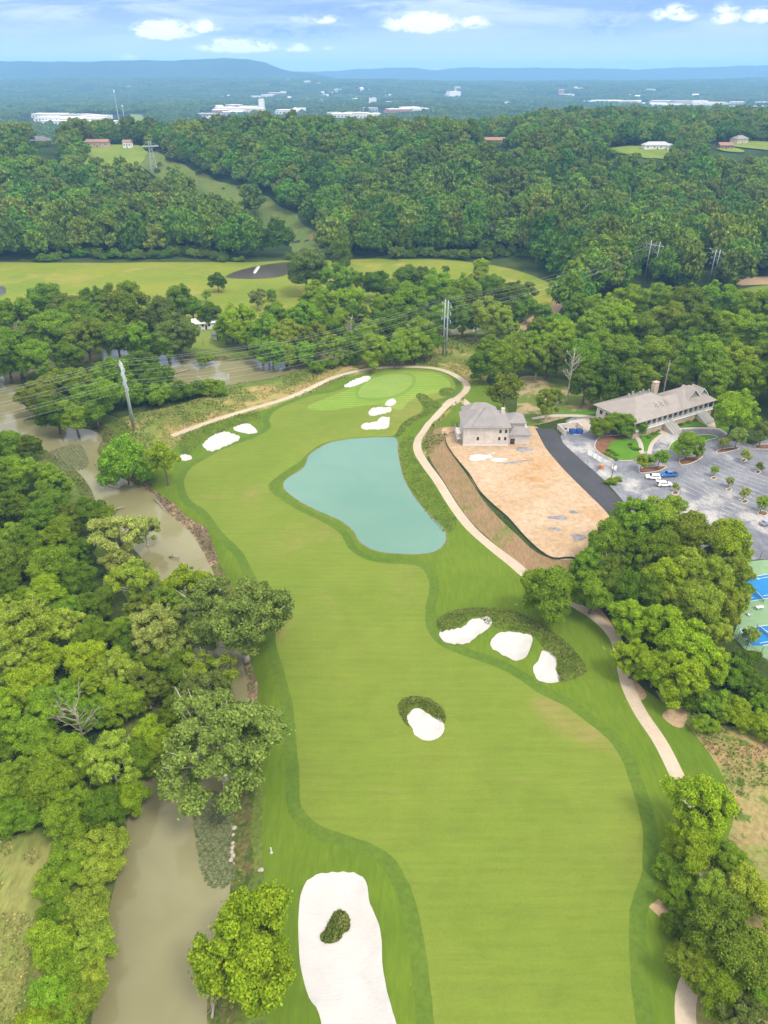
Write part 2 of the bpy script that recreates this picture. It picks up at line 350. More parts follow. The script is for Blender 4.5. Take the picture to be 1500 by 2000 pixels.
zone('access_road', 'asphalt', poly([(1045, 836), (1088, 839), (1101, 867), (1127, 891), (1162, 921), (1184, 947), (1214, 977), (1216, 988), (1186, 1000), (1171, 986), (1127, 943), (1093, 908), (1062, 869)], False, ds=1.5))
BED = zone('garden_bed', 'mulch', poly([(1162, 868), (1168, 857), (1180, 852), (1205, 850), (1238, 849), (1251, 866), (1253, 883), (1240, 898), (1204, 899), (1179, 890), (1164, 878)], ds=.8))
zone('garden_lawn', 'lawn', poly([(1192, 866), (1215, 856), (1240, 858), (1250, 872), (1249, 886), (1238, 896), (1206, 897), (1190, 884)], ds=.8))
FRONT = zone('clubhouse_lawn', 'lawn', poly([(1245, 850), (1290, 838), (1294, 846), (1275, 860), (1265, 880), (1256, 880), (1254, 866)], ds=.8))
zone('clubhouse_lawn', 'lawn', poly([(1312, 834), (1330, 824), (1375, 818), (1383, 826), (1382, 832), (1350, 833), (1316, 837)], ds=.8))
zone('clubhouse_lawn', 'lawn', poly([(1392, 828), (1400, 822), (1430, 838), (1425, 845), (1405, 836)], ds=.8))
zone('clubhouse_lawn', 'lawn', poly([(1100, 806), (1170, 800), (1172, 808), (1110, 812), (1075, 812)], ds=.8))
LOOP = zone('loop_island', 'lawn', poly([(1306, 876), (1312, 866), (1328, 856), (1366, 850), (1390, 850), (1401, 854), (1374, 862), (1345, 869), (1322, 878), (1308, 880)], ds=.8))
ISLES = [zone('planting_island', 'mulch', poly(p, ds=.6)) for p in (
    [(1249, 920), (1256, 913), (1296, 910), (1299, 914), (1285, 920), (1255, 924)],
    [(1327, 900), (1335, 895), (1368, 890), (1370, 894), (1352, 904), (1336, 908), (1329, 907)],
    [(1399, 882), (1410, 877), (1440, 873), (1442, 877), (1415, 884), (1402, 885)],
    [(1474, 872), (1484, 868), (1520, 868), (1520, 876), (1484, 877)],
    [(1447, 899), (1453, 896), (1458, 899), (1452, 903)], [(1474, 922), (1480, 919), (1486, 922), (1480, 925)],
    [(1388, 934), (1394, 931), (1400, 934), (1394, 937)], [(1418, 957), (1424, 953), (1430, 956), (1424, 960)],
    [(1448, 980), (1455, 976), (1461, 980), (1454, 984)], [(1312, 963), (1319, 959), (1326, 963), (1319, 967)],
    [(1480, 1002), (1490, 998), (1500, 1004), (1490, 1008)])]
zone('walkway', 'concrete', ribbon([(1238, 849), (1247, 858), (1252, 870), (1253, 884)], 1.6, 1))
zone('walkway', 'concrete', ribbon([(1290, 846), (1300, 842), (1297, 838)], 5.0, 1))
zone('walkway', 'concrete', ribbon([(1384, 815), (1388, 826), (1390, 834)], 3.0, 1))
zone('walkway', 'concrete', ribbon([(1040, 818), (1080, 812), (1130, 812), (1165, 815)], 2.4, 1.5))
zone('walkway', 'concrete', ribbon([(1268, 886), (1274, 866), (1292, 850), (1317, 839), (1352, 836), (1384, 836), (1405, 838), (1421, 848)], 1.4, 1.5))
zone('apron_slab', 'concrete', poly([(1106, 832), (1112, 822), (1150, 816), (1155, 828), (1150, 842), (1130, 850), (1112, 848)], False, ds=1.5))
COURT_PX = [(1440, 1098), (1700, 1075), (1720, 1270), (1520, 1295), (1500, 1290), (1455, 1270), (1432, 1245), (1445, 1180)]
COURT = zone('tennis_surround', 'court_green', poly(COURT_PX, False, ds=2))
for q in ([(1452, 1128), (1560, 1112), (1600, 1150), (1462, 1174)], [(1445, 1230), (1560, 1212), (1590, 1240), (1490, 1262), (1466, 1262)]):
    zone('tennis_court', 'court_blue', poly(q, False, ds=2))
zone('bare_patch', 'bare_earth', poly([(1293, 1397), (1310, 1385), (1335, 1383), (1342, 1402), (1332, 1422), (1310, 1415)], ds=.8))
zone('bare_patch', 'bare_earth', poly([(1228, 1335), (1240, 1328), (1262, 1355), (1258, 1366), (1242, 1364)], ds=.8))
zone('bare_patch', 'bare_earth', poly([(1148, 1185), (1170, 1185), (1200, 1225), (1215, 1250), (1205, 1248), (1172, 1208)], ds=.9))
zone('plywood_patch', 'bare_earth', poly([(1266, 1773), (1302, 1744), (1312, 1775), (1293, 1799)], False, ds=1))
PATH = zone('cart_path', 'path', ribbon(PATH_PTS, [2.6] * 6 + [2.9] * 14, 1.5))
zone('cart_path', 'path', ribbon([(872, 792), (890, 781), (905, 783), (922, 798), (928, 808)], [4.5, 5.5, 3.2, 2.6, 2.6], 1.2))
zone('eroded_bank', 'eroded', ribbon([(278, 938), (300, 962), (330, 992), (356, 1014), (384, 1034), (402, 1062), (418, 1092)], [2, 4, 6, 5, 6, 4, 2.5], 1.2))
zone('eroded_bank', 'eroded', ribbon([(474, 1270), (486, 1340), (484, 1400)], [2, 4, 2], 1.2))
zone('river', 'river', RIVER)
zone('meadow_pond', 'dark_water', poly([(440, 541), (478, 525), (520, 516), (566, 513), (562, 534), (525, 543), (470, 545)], ds=3))
zone('meadow_pond', 'dark_water', poly([(-60, 560), (0, 558), (12, 567), (2, 578), (-60, 580)], ds=3))
zone('pond_margin', 'margin', offset(POND, .55))
zone('pond', 'pond', POND)

def hfull(x, y):
    h = hplain(x, y)
    und = .45 * vnoise(x, y, 21, .3) + .18 * vnoise(x, y, 8.5, 1.9)
    dr = sdist(RIVER, x, y); dp = sdist(POND, x, y)
    pl = 1 - ss(0, 9, sdist(PLAT, x, y))
    h = h + und * (1 - .85 * pl) * (1 - ss(560, 640, y))
    for _, q in BUNK:
        d = sdist(q, x, y, 8)
        big = min(1.0, math.sqrt(abs(area2(q)) / 2) / 9)
        h = h - (.9 * big) * ss(0, 3.0 * big + .5, -d) + .35 * big * np.exp(-(np.clip(d, 0, 50) / 2.2) ** 2) * (d >= 0) * (d < 9)
    for q in FESC[:2] + [ISLE]:
        h = h + 1.1 * ss(0, 2.5, -sdist(q, x, y, 8))
    h = np.where(dp < 9, -.8 + (h + .8) * ss(0, 8, dp), h); h = np.where(dp <= 0.01, -.8, h)
    h = np.where(dr < 8, -2 + (h + 2) * ss(0, 6.5, dr), h); h = np.where(dr <= 0.01, -2.0, h)
    return h
def hf1(x, y): return float(hfull(np.array([x]), np.array([y]))[0])

# ------------------------------------------------------------------ ground materials
MAT['ground'] = ground_mat('woodland_floor', (.035, .06, .014, 1), (.06, .085, .022, 1), .06, (.10, .085, .045, 1), .1, (.6, .75), 1.2, .5)
MAT['meadow'] = ground_mat('meadow_grass', (0.211, 0.238, 0.028, 1), (0.150, 0.211, 0.021, 1), .018, (0.290, 0.255, 0.062, 1), .03, (.5, .75), .5, .12, stretch=(.3, 1, 1))
MAT['lawn_yellow'] = ground_mat('field_grass', (.14, .21, .03, 1), (.19, .24, .045, 1), .05, None, .1, (.5, .7), .8, .15)
MAT['bare_earth'] = ground_mat('bare_earth', (.44, .31, .19, 1), (.36, .27, .17, 1), .12, (.22, .20, .09, 1), .25, (.55, .75), 1.4, .2)
MAT['dry_grass'] = ground_mat('dry_grass', (.22, .22, .06, 1), (.13, .19, .035, 1), .06, (.42, .30, .13, 1), .07, (.5, .68), .9, .3, c4=(.07, .12, .02, 1), s4=.25, t4=(.56, .7))
MAT['dry_verge'] = ground_mat('dry_verge', (.36, .27, .12, 1), (.30, .26, .09, 1), .1, (.16, .19, .04, 1), .11, (.5, .62), 1.0, .25)
MAT['scrub'] = ground_mat('scrub', (.20, .23, .06, 1), (.30, .24, .11, 1), .07, (.34, .22, .12, 1), .1, (.5, .65), 1.1, .3, c4=(.10, .16, .03, 1), s4=.3, t4=(.54, .64))
MAT['hay_field'] = ground_mat('hay_field', (.16, .21, .045, 1), (.22, .22, .07, 1), .09, (.085, .15, .03, 1), .13, (.5, .66), .9, .3, stretch=(1, .35, 1), rotz=.5)
MAT['bank'] = ground_mat('river_bank', (.10, .13, .03, 1), (.15, .12, .055, 1), .12, (.24, .16, .09, 1), .2, (.58, .72), 1.4, .45, c4=(.06, .10, .02, 1), s4=.4, t4=(.5, .6))
MAT['rough'] = ground_mat('rough_grass', (0.093, 0.157, 0.014, 1), (0.123, 0.187, 0.018, 1), .035, (0.170, 0.212, 0.043, 1), .07, (.6, .8), .8, .14, stretch=(1.6, .25, 1), rotz=-.25, c4=(0.350, 0.318, 0.114, 1), s4=.22, t4=(.67, .76))
MAT['first_cut'] = ground_mat('first_cut', (.082, .142, .018, 1), (.106, .166, .021, 1), .05, None, .1, (.5, .7), 1.0, .16)
MAT['lawn'] = ground_mat('lawn_grass', (.075, .20, .018, 1), (.10, .22, .02, 1), .2, None, .1, (.5, .7), 2.0, .15)
MAT['fescue'] = ground_mat('fescue', (.125, .185, .024, 1), (.09, .15, .018, 1), .25, (.20, .21, .07, 1), .35, (.55, .7), 1.8, .4, bstr=1, bdist=.4)
MAT['long_grass'] = ground_mat('long_grass', (.13, .20, .018, 1), (.085, .15, .016, 1), .2, (.20, .22, .05, 1), .3, (.55, .72), 1.8, .35, bstr=1, bdist=.4)
MAT['slope'] = ground_mat('seeded_slope', (0.270, 0.180, 0.104, 1), (0.216, 0.162, 0.081, 1), .09, (0.135, 0.180, 0.036, 1), .07, (.53, .66), 1.0, .3, stretch=(2.2, .5, 1), rotz=.75)
MAT['scrub_dirt'] = ground_mat('scrub_dirt', (.36, .28, .17, 1), (.30, .25, .12, 1), .09, (.12, .17, .035, 1), .1, (.44, .54), 1.2, .3)
MAT['margin'] = ground_mat('pond_margin', (.20, .16, .07, 1), (.11, .14, .03, 1), .35, None, .1, (.5, .7), 2, .25)
MAT['eroded'] = ground_mat('eroded_bank', (.23, .165, .11, 1), (.15, .125, .075, 1), .3, (.34, .25, .16, 1), .35, (.5, .62), 1.6, .45, bstr=1, bdist=.3)
MAT['bank_green'] = ground_mat('bank_green', (.10, .15, .028, 1), (.13, .17, .035, 1), .12, (.17, .15, .06, 1), .2, (.55, .7), 1.3, .35)
MAT['mulch'] = ground_mat('mulch', (.17, .085, .05, 1), (.22, .12, .075, 1), .4, None, .1, (.5, .7), 3, .35)
MAT['concrete'] = ground_mat('walk_concrete', (0.448, 0.392, 0.336, 1), (0.496, 0.440, 0.384, 1), .2, None, .1, (.5, .7), 1.5, .1, bstr=.1)
MAT['path'] = ground_mat('path_concrete', (0.496, 0.424, 0.336, 1), (0.440, 0.368, 0.288, 1), .07, (0.384, 0.296, 0.208, 1), .04, (.5, .75), 1.2, .1, bstr=.1)
MAT['court_green'] = ground_mat('court_acrylic', (0.198, 0.324, 0.180, 1), (0.225, 0.351, 0.207, 1), .15, None, .1, (.5, .7), .8, .07, bstr=0)
MAT['court_blue'] = ground_mat('court_paint', (0.027, 0.189, 0.468, 1), (0.036, 0.225, 0.522, 1), .15, None, .1, (.5, .7), .8, .07, bstr=0)
MAT['asphalt'] = ground_mat('new_asphalt', (.062, .064, .075, 1), (.075, .077, .09, 1), .12, (.10, .10, .11, 1), .3, (.6, .75), 1.0, .15, bstr=.1)
MAT['old_asphalt'] = ground_mat('old_asphalt', (.225, .235, .27, 1), (.15, .16, .195, 1), .09, (.40, .39, .39, 1), .07, (.52, .66), .7, .2, bstr=.1, stretch=(2.2, .5, 1), rotz=.35, c4=(.15, .155, .18, 1), s4=.16, t4=(.56, .68))
MAT['dirt'] = ground_mat('graded_dirt', (0.424, 0.301, 0.186, 1), (0.466, 0.354, 0.248, 1), .07, (0.399, 0.235, 0.095, 1), .06, (.56, .70), .7, .24, c4=(0.305, 0.264, 0.245, 1), s4=.1, t4=(.62, .72), bstr=.9)
MAT['sand'] = ground_mat('bunker_sand', (0.528, 0.520, 0.516, 1), (0.501, 0.491, 0.487, 1), .15, (0.480, 0.467, 0.458, 1), .3, (.55, .75), 1.5, .04, bstr=.7, bdist=.2, stretch=(.6, 2.4, 1), rotz=.4)
MAT['river'] = water_mat('river_water', (0.195, 0.185, 0.092, 1), (0.242, 0.232, 0.128, 1), .035, .10, .12, 1.3)
MAT['pond'] = water_mat('pond_water', (0.105, 0.233, 0.184, 1), (0.122, 0.255, 0.204, 1), .03, .06, .04, 1.0)
MAT['dark_water'] = water_mat('dark_water', (.055, .05, .035, 1), (.07, .06, .045, 1), .05, .3, .1)

def fairway_mat(name, a, b, dry, stripes):
    m, nt, bs = new_mat(name); a, b, dry = sc(a), sc(b), sc(dry)
    p = worldpos(nt)
    c = mixc(nt, ramp(nt, noise_node(nt, p, .03, 4, .55), .3, .7), a, b)
    c = mixc(nt, ramp(nt, noise_node(nt, p, .03, 6, .66, .9), .54, .74), c, dry)
    # mowing lines: narrow passes of slightly different lay, bent a little
    w = nt.nodes.new('ShaderNodeTexWave'); w.wave_type = 'BANDS'; w.bands_direction = 'Y'; w.wave_profile = 'SIN'
    w.inputs['Scale'].default_value = .16; w.inputs['Distortion'].default_value = 3.5; w.inputs['Detail'].default_value = 2; w.inputs['Detail Scale'].default_value = .25
    nt.links.new(p, w.inputs['Vector'])
    fine = noise_node(nt, worldpos(nt, (.12, 1.5, 1)), 1.4, 4, .65)
    def gain(fac, lo, hi, c):
        g = nt.nodes.new('ShaderNodeMapRange'); g.inputs['From Min'].default_value = .25; g.inputs['From Max'].default_value = .75
        g.inputs['To Min'].default_value = lo; g.inputs['To Max'].default_value = hi
        nt.links.new(fac, g.inputs['Value'])
        h = nt.nodes.new('ShaderNodeVectorMath'); h.operation = 'SCALE'
        nt.links.new(c, h.inputs[0]); nt.links.new(g.outputs[0], h.inputs['Scale']); return h.outputs[0]
    c = gain(w.outputs['Fac'], 1 - stripes, 1 + stripes, c)
    c = gain(fine, .93, 1.07, c)
    c = gain(noise_node(nt, worldpos(nt, (.05, .5, 1), .35), 1.1, 4, .6), .94, 1.06, c)
    c = gain(noise_node(nt, p, 2.6, 5, .75), .88, 1.12, c)
    c = gain(noise_node(nt, p, .16, 4, .6, .5), .93, 1.07, c)
    nt.links.new(c, bs.inputs['Base Color'])
    bs.inputs['Roughness'].default_value = .9; bs.inputs['Specular IOR Level'].default_value = .06
    bump(nt, bs, fine, .15, .05)
    return m
MAT['fairway'] = fairway_mat('fairway_turf', (0.143, 0.202, 0.027, 1), (0.164, 0.214, 0.033, 1), (0.238, 0.207, 0.070, 1), .014)
MAT['apron'] = fairway_mat('apron_turf', (.17, .27, .04, 1), (.20, .29, .05, 1), (.22, .28, .06, 1), .10)
MAT['collar'] = fairway_mat('collar_turf', (0.142, 0.241, 0.037, 1), (0.165, 0.258, 0.044, 1), (0.194, 0.246, 0.055, 1), .02)
MAT['green'] = fairway_mat('green_turf', (.19, .29, .06, 1), (.21, .30, .065, 1), (.22, .29, .07, 1), .02)

# ------------------------------------------------------------------ ground mesh: one triangulation, split into zones
def build_plate():
    pts = []; edges = []
    for _, _, q in ZONES:
        k = len(pts); n = len(q); pts += q.tolist(); edges += [(k + i, k + (i + 1) % n) for i in range(n)]
    free = []
    for q in [RIVER, POND]:
        for d in (1.8, 3.6, 5.4, 7.5): free += offset(q, d)[::2].tolist()
    for _, q in BUNK:
        for d in (-.8, -1.8, -3, .9, 2.2): free += offset(q, d).tolist()
    X0, X1, Y0, Y1 = -430, 430, 14, 566
    gx, gy = np.meshgrid(np.arange(X0 + 2, X1, 4.0), np.arange(Y0 + 2, 330, 4.0)); free += np.c_[gx.ravel(), gy.ravel()].tolist()
    gx, gy = np.meshgrid(np.arange(X0 + 4, X1, 8.0), np.arange(332, Y1, 8.0)); free += np.c_[gx.ravel(), gy.ravel()].tolist()
    bx = [(x, Y0) for x in np.arange(X0, X1 + 1, 10.0)] + [(x, Y1) for x in np.arange(X0, X1 + 1, 10.0)] + [(X0, y) for y in np.arange(Y0 + 6, Y1, 8.0)] + [(X1, y) for y in np.arange(Y0 + 6, Y1, 8.0)]
    free = [p for p in free if X0 < p[0] < X1 and Y0 < p[1] < Y1] + bx
    jit = rng.uniform(-.02, .02, (len(free), 2))
    allp = pts + (np.array(free) + jit).tolist()
    v, e, f, *_ = delaunay_2d_cdt([Vector(p) for p in allp], edges, [], 0, 1e-4, False)
    V = np.array([(a.x, a.y) for a in v]); T = np.array([t for t in f if len(t) == 3])
    V[:, 0] = np.clip(V[:, 0], -900, 900)
    cx, cy = V[T].mean(1).T
    keep = (cx > X0) & (cx < X1) & (cy > Y0) & (cy < Y1); T = T[keep]; cx = cx[keep]; cy = cy[keep]
    zid = np.full(len(T), -1)
    for i, (_, _, q) in enumerate(ZONES): zid[inside(q, cx, cy)] = i
    Z = hfull(V[:, 0], V[:, 1])
    W = np.c_[V, Z]
    nrm = np.cross(W[T[:, 1]] - W[T[:, 0]], W[T[:, 2]] - W[T[:, 0]])
    flip = nrm[:, 2] < 0; T[flip] = T[flip][:, ::-1]; nrm[flip] *= -1
    vn = np.zeros_like(W)
    for k in range(3): np.add.at(vn, T[:, k], nrm)
    vn /= np.maximum(np.linalg.norm(vn, axis=1), 1e-9)[:, None]
    bl = iter(BUNK)
    for i in range(-1, len(ZONES)):
        name, mk, q = ('ground', 'ground', None) if i < 0 else ZONES[i]
        lab = next(bl)[0] if name == 'bunker' else None
        t = T[zid == i]
        if not len(t): continue
        u, inv = np.unique(t, return_inverse=True); inv = inv.reshape(t.shape)
        me = bpy.data.meshes.new(name)
        me.from_pydata(W[u].tolist(), [], inv.tolist()); me.shade_smooth()
        if name not in ('river', 'pond', 'meadow_pond'): me.normals_split_custom_set_from_vertices(vn[u].tolist())
        o = link_mesh(name, me, None, MAT[mk])
        if lab: tag(o, lab, 'bunker', 'white sand bunkers of the golf hole')
        else: tag(o, kind='structure')
build_plate()

# far terrain, one sheet that reaches the horizon
def build_terrain():
    ys = np.concatenate([np.arange(552, 1000, 12), np.arange(1000, 2000, 30), np.arange(2000, 5000, 90), np.arange(5000, 10000, 160), np.linspace(10000, 26000, 24)])
    us = np.linspace(-1, 1, 121); us = np.sign(us) * np.abs(us) ** 1.15
    V = []
    for y in ys:
        w = 620 + (y - 552) * 1.05
        V.append(np.c_[us * w, np.full(len(us), y)])
    V = np.concatenate(V); Z = hplain(V[:, 0], V[:, 1]) - np.where(V[:, 1] < 575, 1.2, 0)
    n = len(us)
    f = [(r * n + c, r * n + c + 1, (r + 1) * n + c + 1, (r + 1) * n + c) for r in range(len(ys) - 1) for c in range(n - 1)]
    me = bpy.data.meshes.new('terrain'); me.from_pydata(np.c_[V, Z].tolist(), [], f); me.shade_smooth()
    m = ground_mat('valley_ground', (.02, .04, .012, 1), (.03, .055, .016, 1), .006, (.07, .09, .025, 1), .004, (.62, .7), .03, .5, bstr=0)
    tag(link_mesh('terrain', me, None, m), kind='structure')
    # sides of the golf valley, outside the frame, so that the ground never ends
    k = MB()
    for x0, x1 in ((-1400, -430), (430, 1400)): k.face([(x0, -300, -.6), (x1, -300, -.6), (x1, 556, -.6), (x0, 556, -.6)])
    k.face([(-430, -300, -.6), (430, -300, -.6), (430, 14, -.6), (-430, 14, -.6)])
    tag(k.build('outer_ground', MAT['ground']), kind='structure')
build_terrain()

def ridge(name, profile, ydist, thick, mat, base=0, rough=12):
    """a mountain ridge: crest heights traced along the skyline, falling away on both sides"""
    pr = np.array([(P(x, 400)[0], y) for x, y in profile])
    t = ydist / cT
    xs = np.linspace(-9500, 9500, 260)
    zc = ydist * cT
    pxs = [(x - 750) / F * zc for x, _ in profile]
    hs = []
    for (_, y) in profile:
        v = (y - 1000) / F; hs.append(CAMZ - ydist * (sT + v * cT) / (cT - v * sT))
    crest = np.interp(xs, pxs, hs) + rough * .35 * np.array([math.sin(x / 130) + .7 * math.sin(x / 57 + 1) + .5 * math.sin(x / 29) for x in xs])
    ts = np.linspace(-1, 1, 25)
    V = []; 
    for s in ts:
        fall = (1 - abs(s) ** 1.3)
        spur = 1 + .12 * np.sin(xs / 260 + 3 * s) * (1 - abs(s)) * (1 if s < 0 else .3)
        spur = np.where(abs(s) < .02, 1, spur)
        V.append(np.c_[xs, np.full(len(xs), ydist + s * thick), base + (crest - base) * fall * np.minimum(spur, 1.0 if abs(s) < .1 else 1.1) - 4])
    V = np.concatenate(V); n = len(xs)
    f = [(r * n + c, r * n + c + 1, (r + 1) * n + c + 1, (r + 1) * n + c) for r in range(len(ts) - 1) for c in range(n - 1)]
    me = bpy.data.meshes.new(name); me.from_pydata(V.tolist(), [], f); me.shade_smooth()
    return tag(link_mesh(name, me, None, mat), kind='structure')
mt = ground_mat('mountain_forest', (.015, .032, .012, 1), (.028, .05, .018, 1), .004, None, .1, (.5, .7), .012, .55, bstr=1, bdist=14)
ridge('mountain', [(-900, 122), (-300, 119), (0, 117), (80, 120), (200, 118), (340, 116.5), (420, 113.5), (490, 114), (515, 119), (535, 127), (560, 136), (592, 142), (640, 148), (700, 160), (2400, 170)], 7500, 1050, mt, 0, 9)
ridge('mountain', [(-900, 150), (450, 150), (540, 139), (600, 138.5), (650, 139), (700, 133.5), (760, 132), (800, 131), (850, 136), (900, 131), (1000, 131.5), (1100, 132), (1180, 133), (1250, 134.5), (1330, 131), (1420, 129), (1500, 126), (1700, 124), (2400, 130)], 10200, 1500, mt, 0, 9)

# ------------------------------------------------------------------ sky, sun, haze
SUN_EL, SUN_AZ = math.radians(60), math.radians(132)     # azimuth from +Y towards +X: behind the camera, over its shoulder
world = bpy.data.worlds.new('World'); scene.world = world; world.use_nodes = True
nt = world.node_tree; bg = nt.nodes['Background']
sky = nt.nodes.new('ShaderNodeTexSky'); sky.sky_type = 'NISHITA'; sky.sun_disc = False
sky.sun_elevation = SUN_EL; sky.sun_rotation = SUN_AZ
sky.air_density = 1.0; sky.dust_density = .6; sky.ozone_density = 2.2; sky.altitude = 200
tc = nt.nodes.new('ShaderNodeTexCoord'); sp = nt.nodes.new('ShaderNodeSeparateXYZ'); nt.links.new(tc.outputs['Generated'], sp.inputs[0])
def mth(op, a, b=None, c=None):
    n = nt.nodes.new('ShaderNodeMath'); n.operation = op
    for i, q in enumerate((a, b, c)):
        if q is None: continue
        if isinstance(q, (int, float)): n.inputs[i].default_value = q
        else: nt.links.new(q, n.inputs[i])
    return n.outputs[0]
ysafe = mth('MAXIMUM', sp.outputs['Y'], .05)
az = mth('DIVIDE', sp.outputs['X'], ysafe); el = mth('DIVIDE', sp.outputs['Z'], ysafe)
cv = nt.nodes.new('ShaderNodeCombineXYZ'); nt.links.new(az, cv.inputs[0]); nt.links.new(el, cv.inputs[1])
def sky_noise(sx, sy, detail, rough, dist=0.0, off=0.0):
    m = nt.nodes.new('ShaderNodeMapping'); m.inputs['Scale'].default_value = (sx, sy, 1); m.inputs['Location'].default_value = (off, off * .7, 0)
    nt.links.new(cv.outputs[0], m.inputs['Vector'])
    return noise_node(nt, m.outputs[0], 1.0, detail, rough, dist)
def direc(px_, py_):
    u = (px_ - 750) / F; v = (py_ - 1000) / F
    return u / (cT - v * sT), -(sT + v * cT) / (cT - v * sT)
puff = sky_noise(46, 105, 8, .66, .25, 3.3)
cum = None
for cx_, cy_, wx, hy, amt in ((318, 64, 60, 20, 1), (400, 55, 40, 16, .6), (825, 50, 66, 22, 1.05), (465, 94, 75, 15, 1.0), (925, 48, 36, 17, .6), (1320, 30, 52, 20, .65), (1418, 33, 32, 22, .7), (1480, 36, 34, 18, .7), (580, 97, 26, 11, .75), (640, 94, 20, 8, .5), (620, 40, 60, 14, .45), (255, 112, 45, 8, .45)):
    a0, e0 = direc(cx_, cy_); sa = wx / F * .85; se = hy / F * .85
    dx = mth('DIVIDE', mth('SUBTRACT', az, a0), sa); dy = mth('DIVIDE', mth('SUBTRACT', el, e0), se)
    # flat base: falls off faster below
    dyy = mth('MULTIPLY', dy, mth('ADD', 1.0, mth('MULTIPLY', mth('LESS_THAN', dy, 0.0), .9)))
    r2 = mth('ADD', mth('MULTIPLY', dx, dx), mth('MULTIPLY', dyy, dyy))
    g = mth('MULTIPLY', mth('POWER', 2.718, mth('MULTIPLY', r2, -1.0)), amt * 1.15)
    cum = g if cum is None else mth('MAXIMUM', cum, g)
cumf = ramp(nt, mth('MULTIPLY', cum, mth('ADD', mth('MULTIPLY', puff, 3.4), -.85)), .18, .62)
grey = None
for cx_, cy_, wx, hy in ((1182, 46, 46, 22), (560, 60, 120, 12), (700, 20, 160, 10), (1290, 10, 90, 12)):
    a0, e0 = direc(cx_, cy_); sa = wx / F * .9; se = hy / F * .9
    dx = mth('DIVIDE', mth('SUBTRACT', az, a0), sa); dy = mth('DIVIDE', mth('SUBTRACT', el, e0), se)
    g = mth('POWER', 2.718, mth('MULTIPLY', mth('ADD', mth('MULTIPLY', dx, dx), mth('MULTIPLY', dy, dy)), -1.0))
    grey = g if grey is None else mth('MAXIMUM', grey, g)
veil = ramp(nt, sky_noise(4.5, 40, 8, .62, .6, 1.0), .42, .64)
veil = mth('MULTIPLY', veil, ramp(nt, el, .015, .075))
high = ramp(nt, el, .16, .7)
veil = mth('ADD', mth('MULTIPLY', veil, .85), mth('ADD', .10, mth('MULTIPLY', high, .75)))
tint = mixc(nt, 1.0, sky.outputs[0], (.78, .98, 1.22, 1), 'MULTIPLY')
low = mixc(nt, ramp(nt, el, .0, .07), (2.35, 2.9, 4.0, 1), (1.0, 1.52, 2.85, 1))
low = mixc(nt, ramp(nt, el, .06, .13), low, (1.5, 2.25, 3.3, 1))
tint = mixc(nt, ramp(nt, el, .14, .45), low, tint)
skyc = mixc(nt, mth('MULTIPLY', veil, .72), tint, mixc(nt, high, (2.9, 3.2, 3.8, 1), (7.6, 7.0, 6.0, 1)))
skyc = mixc(nt, mth('MULTIPLY', mth('MULTIPLY', grey, ramp(nt, puff, .35, .62)), .8), skyc, (.85, 1.35, 2.4, 1))
skyc = mixc(nt, mth('MULTIPLY', cumf, .92), skyc, (3.9, 4.0, 4.1, 1))
nt.links.new(skyc, bg.inputs['Color']); bg.inputs['Strength'].default_value = .15

sl = bpy.data.lights.new('sun', 'SUN'); sl.energy = 1.5; sl.angle = math.radians(15); sl.color = (1, .91, .76)
so = bpy.data.objects.new('sun', sl); COL.objects.link(so); so.location = (0, 0, 300)
sdir = Vector((math.sin(SUN_AZ) * math.cos(SUN_EL), math.cos(SUN_AZ) * math.cos(SUN_EL), math.sin(SUN_EL)))
so.rotation_euler = sdir.to_track_quat('Z', 'Y').to_euler()

HAZE_D = 1.42e-4
hm = bpy.data.materials.new('haze_air'); hm.use_nodes = True
for n in list(hm.node_tree.nodes):
    if n.type != 'OUTPUT_MATERIAL': hm.node_tree.nodes.remove(n)
pv = hm.node_tree.nodes.new('ShaderNodeVolumePrincipled')
pv.inputs['Color'].default_value = (.28, .59, 1, 1); pv.inputs['Density'].default_value = HAZE_D; pv.inputs['Anisotropy'].default_value = .0
hm.node_tree.links.new(pv.outputs[0], [n for n in hm.node_tree.nodes if n.type == 'OUTPUT_MATERIAL'][0].inputs['Volume'])
hz = MB().box(-12000, 12000, -400, 12600, -30, 268).build('haze', hm); tag(hz, kind='stuff')

# ------------------------------------------------------------------ trees
def quads_mesh(name, V):
    """V: n x 4 x 3 corners of loose quads"""
    n = len(V); me = bpy.data.meshes.new(name)
    me.vertices.add(4 * n); me.vertices.foreach_set('co', V.reshape(-1).astype(np.float32))
    me.loops.add(4 * n); me.loops.foreach_set('vertex_index', np.arange(4 * n, dtype=np.int32))
    me.polygons.add(n); me.polygons.foreach_set('loop_start', np.arange(0, 4 * n, 4, dtype=np.int32))
    try: me.polygons.foreach_set('loop_total', np.full(n, 4, dtype=np.int32))
    except Exception: pass
    me.update(calc_edges=True); me.validate()
    a = me.attributes.new('leaf', 'FLOAT', 'FACE'); a.data.foreach_set('value', np.random.default_rng(n).random(len(me.polygons)).astype(np.float32))
    return me
def unit(a): return a / np.maximum(np.linalg.norm(a, axis=-1, keepdims=True), 1e-9)
def leaf_quads(c, nrm, size, r, asp=1.5):
    """leaf sprays: slightly folded kite-shaped quads at c facing nrm"""
    n = len(c)
    t = unit(np.cross(nrm, r.normal(size=(n, 3)))); b = np.cross(nrm, t)
    L = (size * r.uniform(.65, 1.35, n))[:, None]
    w = L / asp
    tip = nrm * L * r.uniform(-.35, .1, (n, 1))
    return np.stack([c - t * L * .5, c + b * w * .5 + t * L * .05, c + t * L * .55 + tip, c - b * w * .5 + t * L * .02], 1)
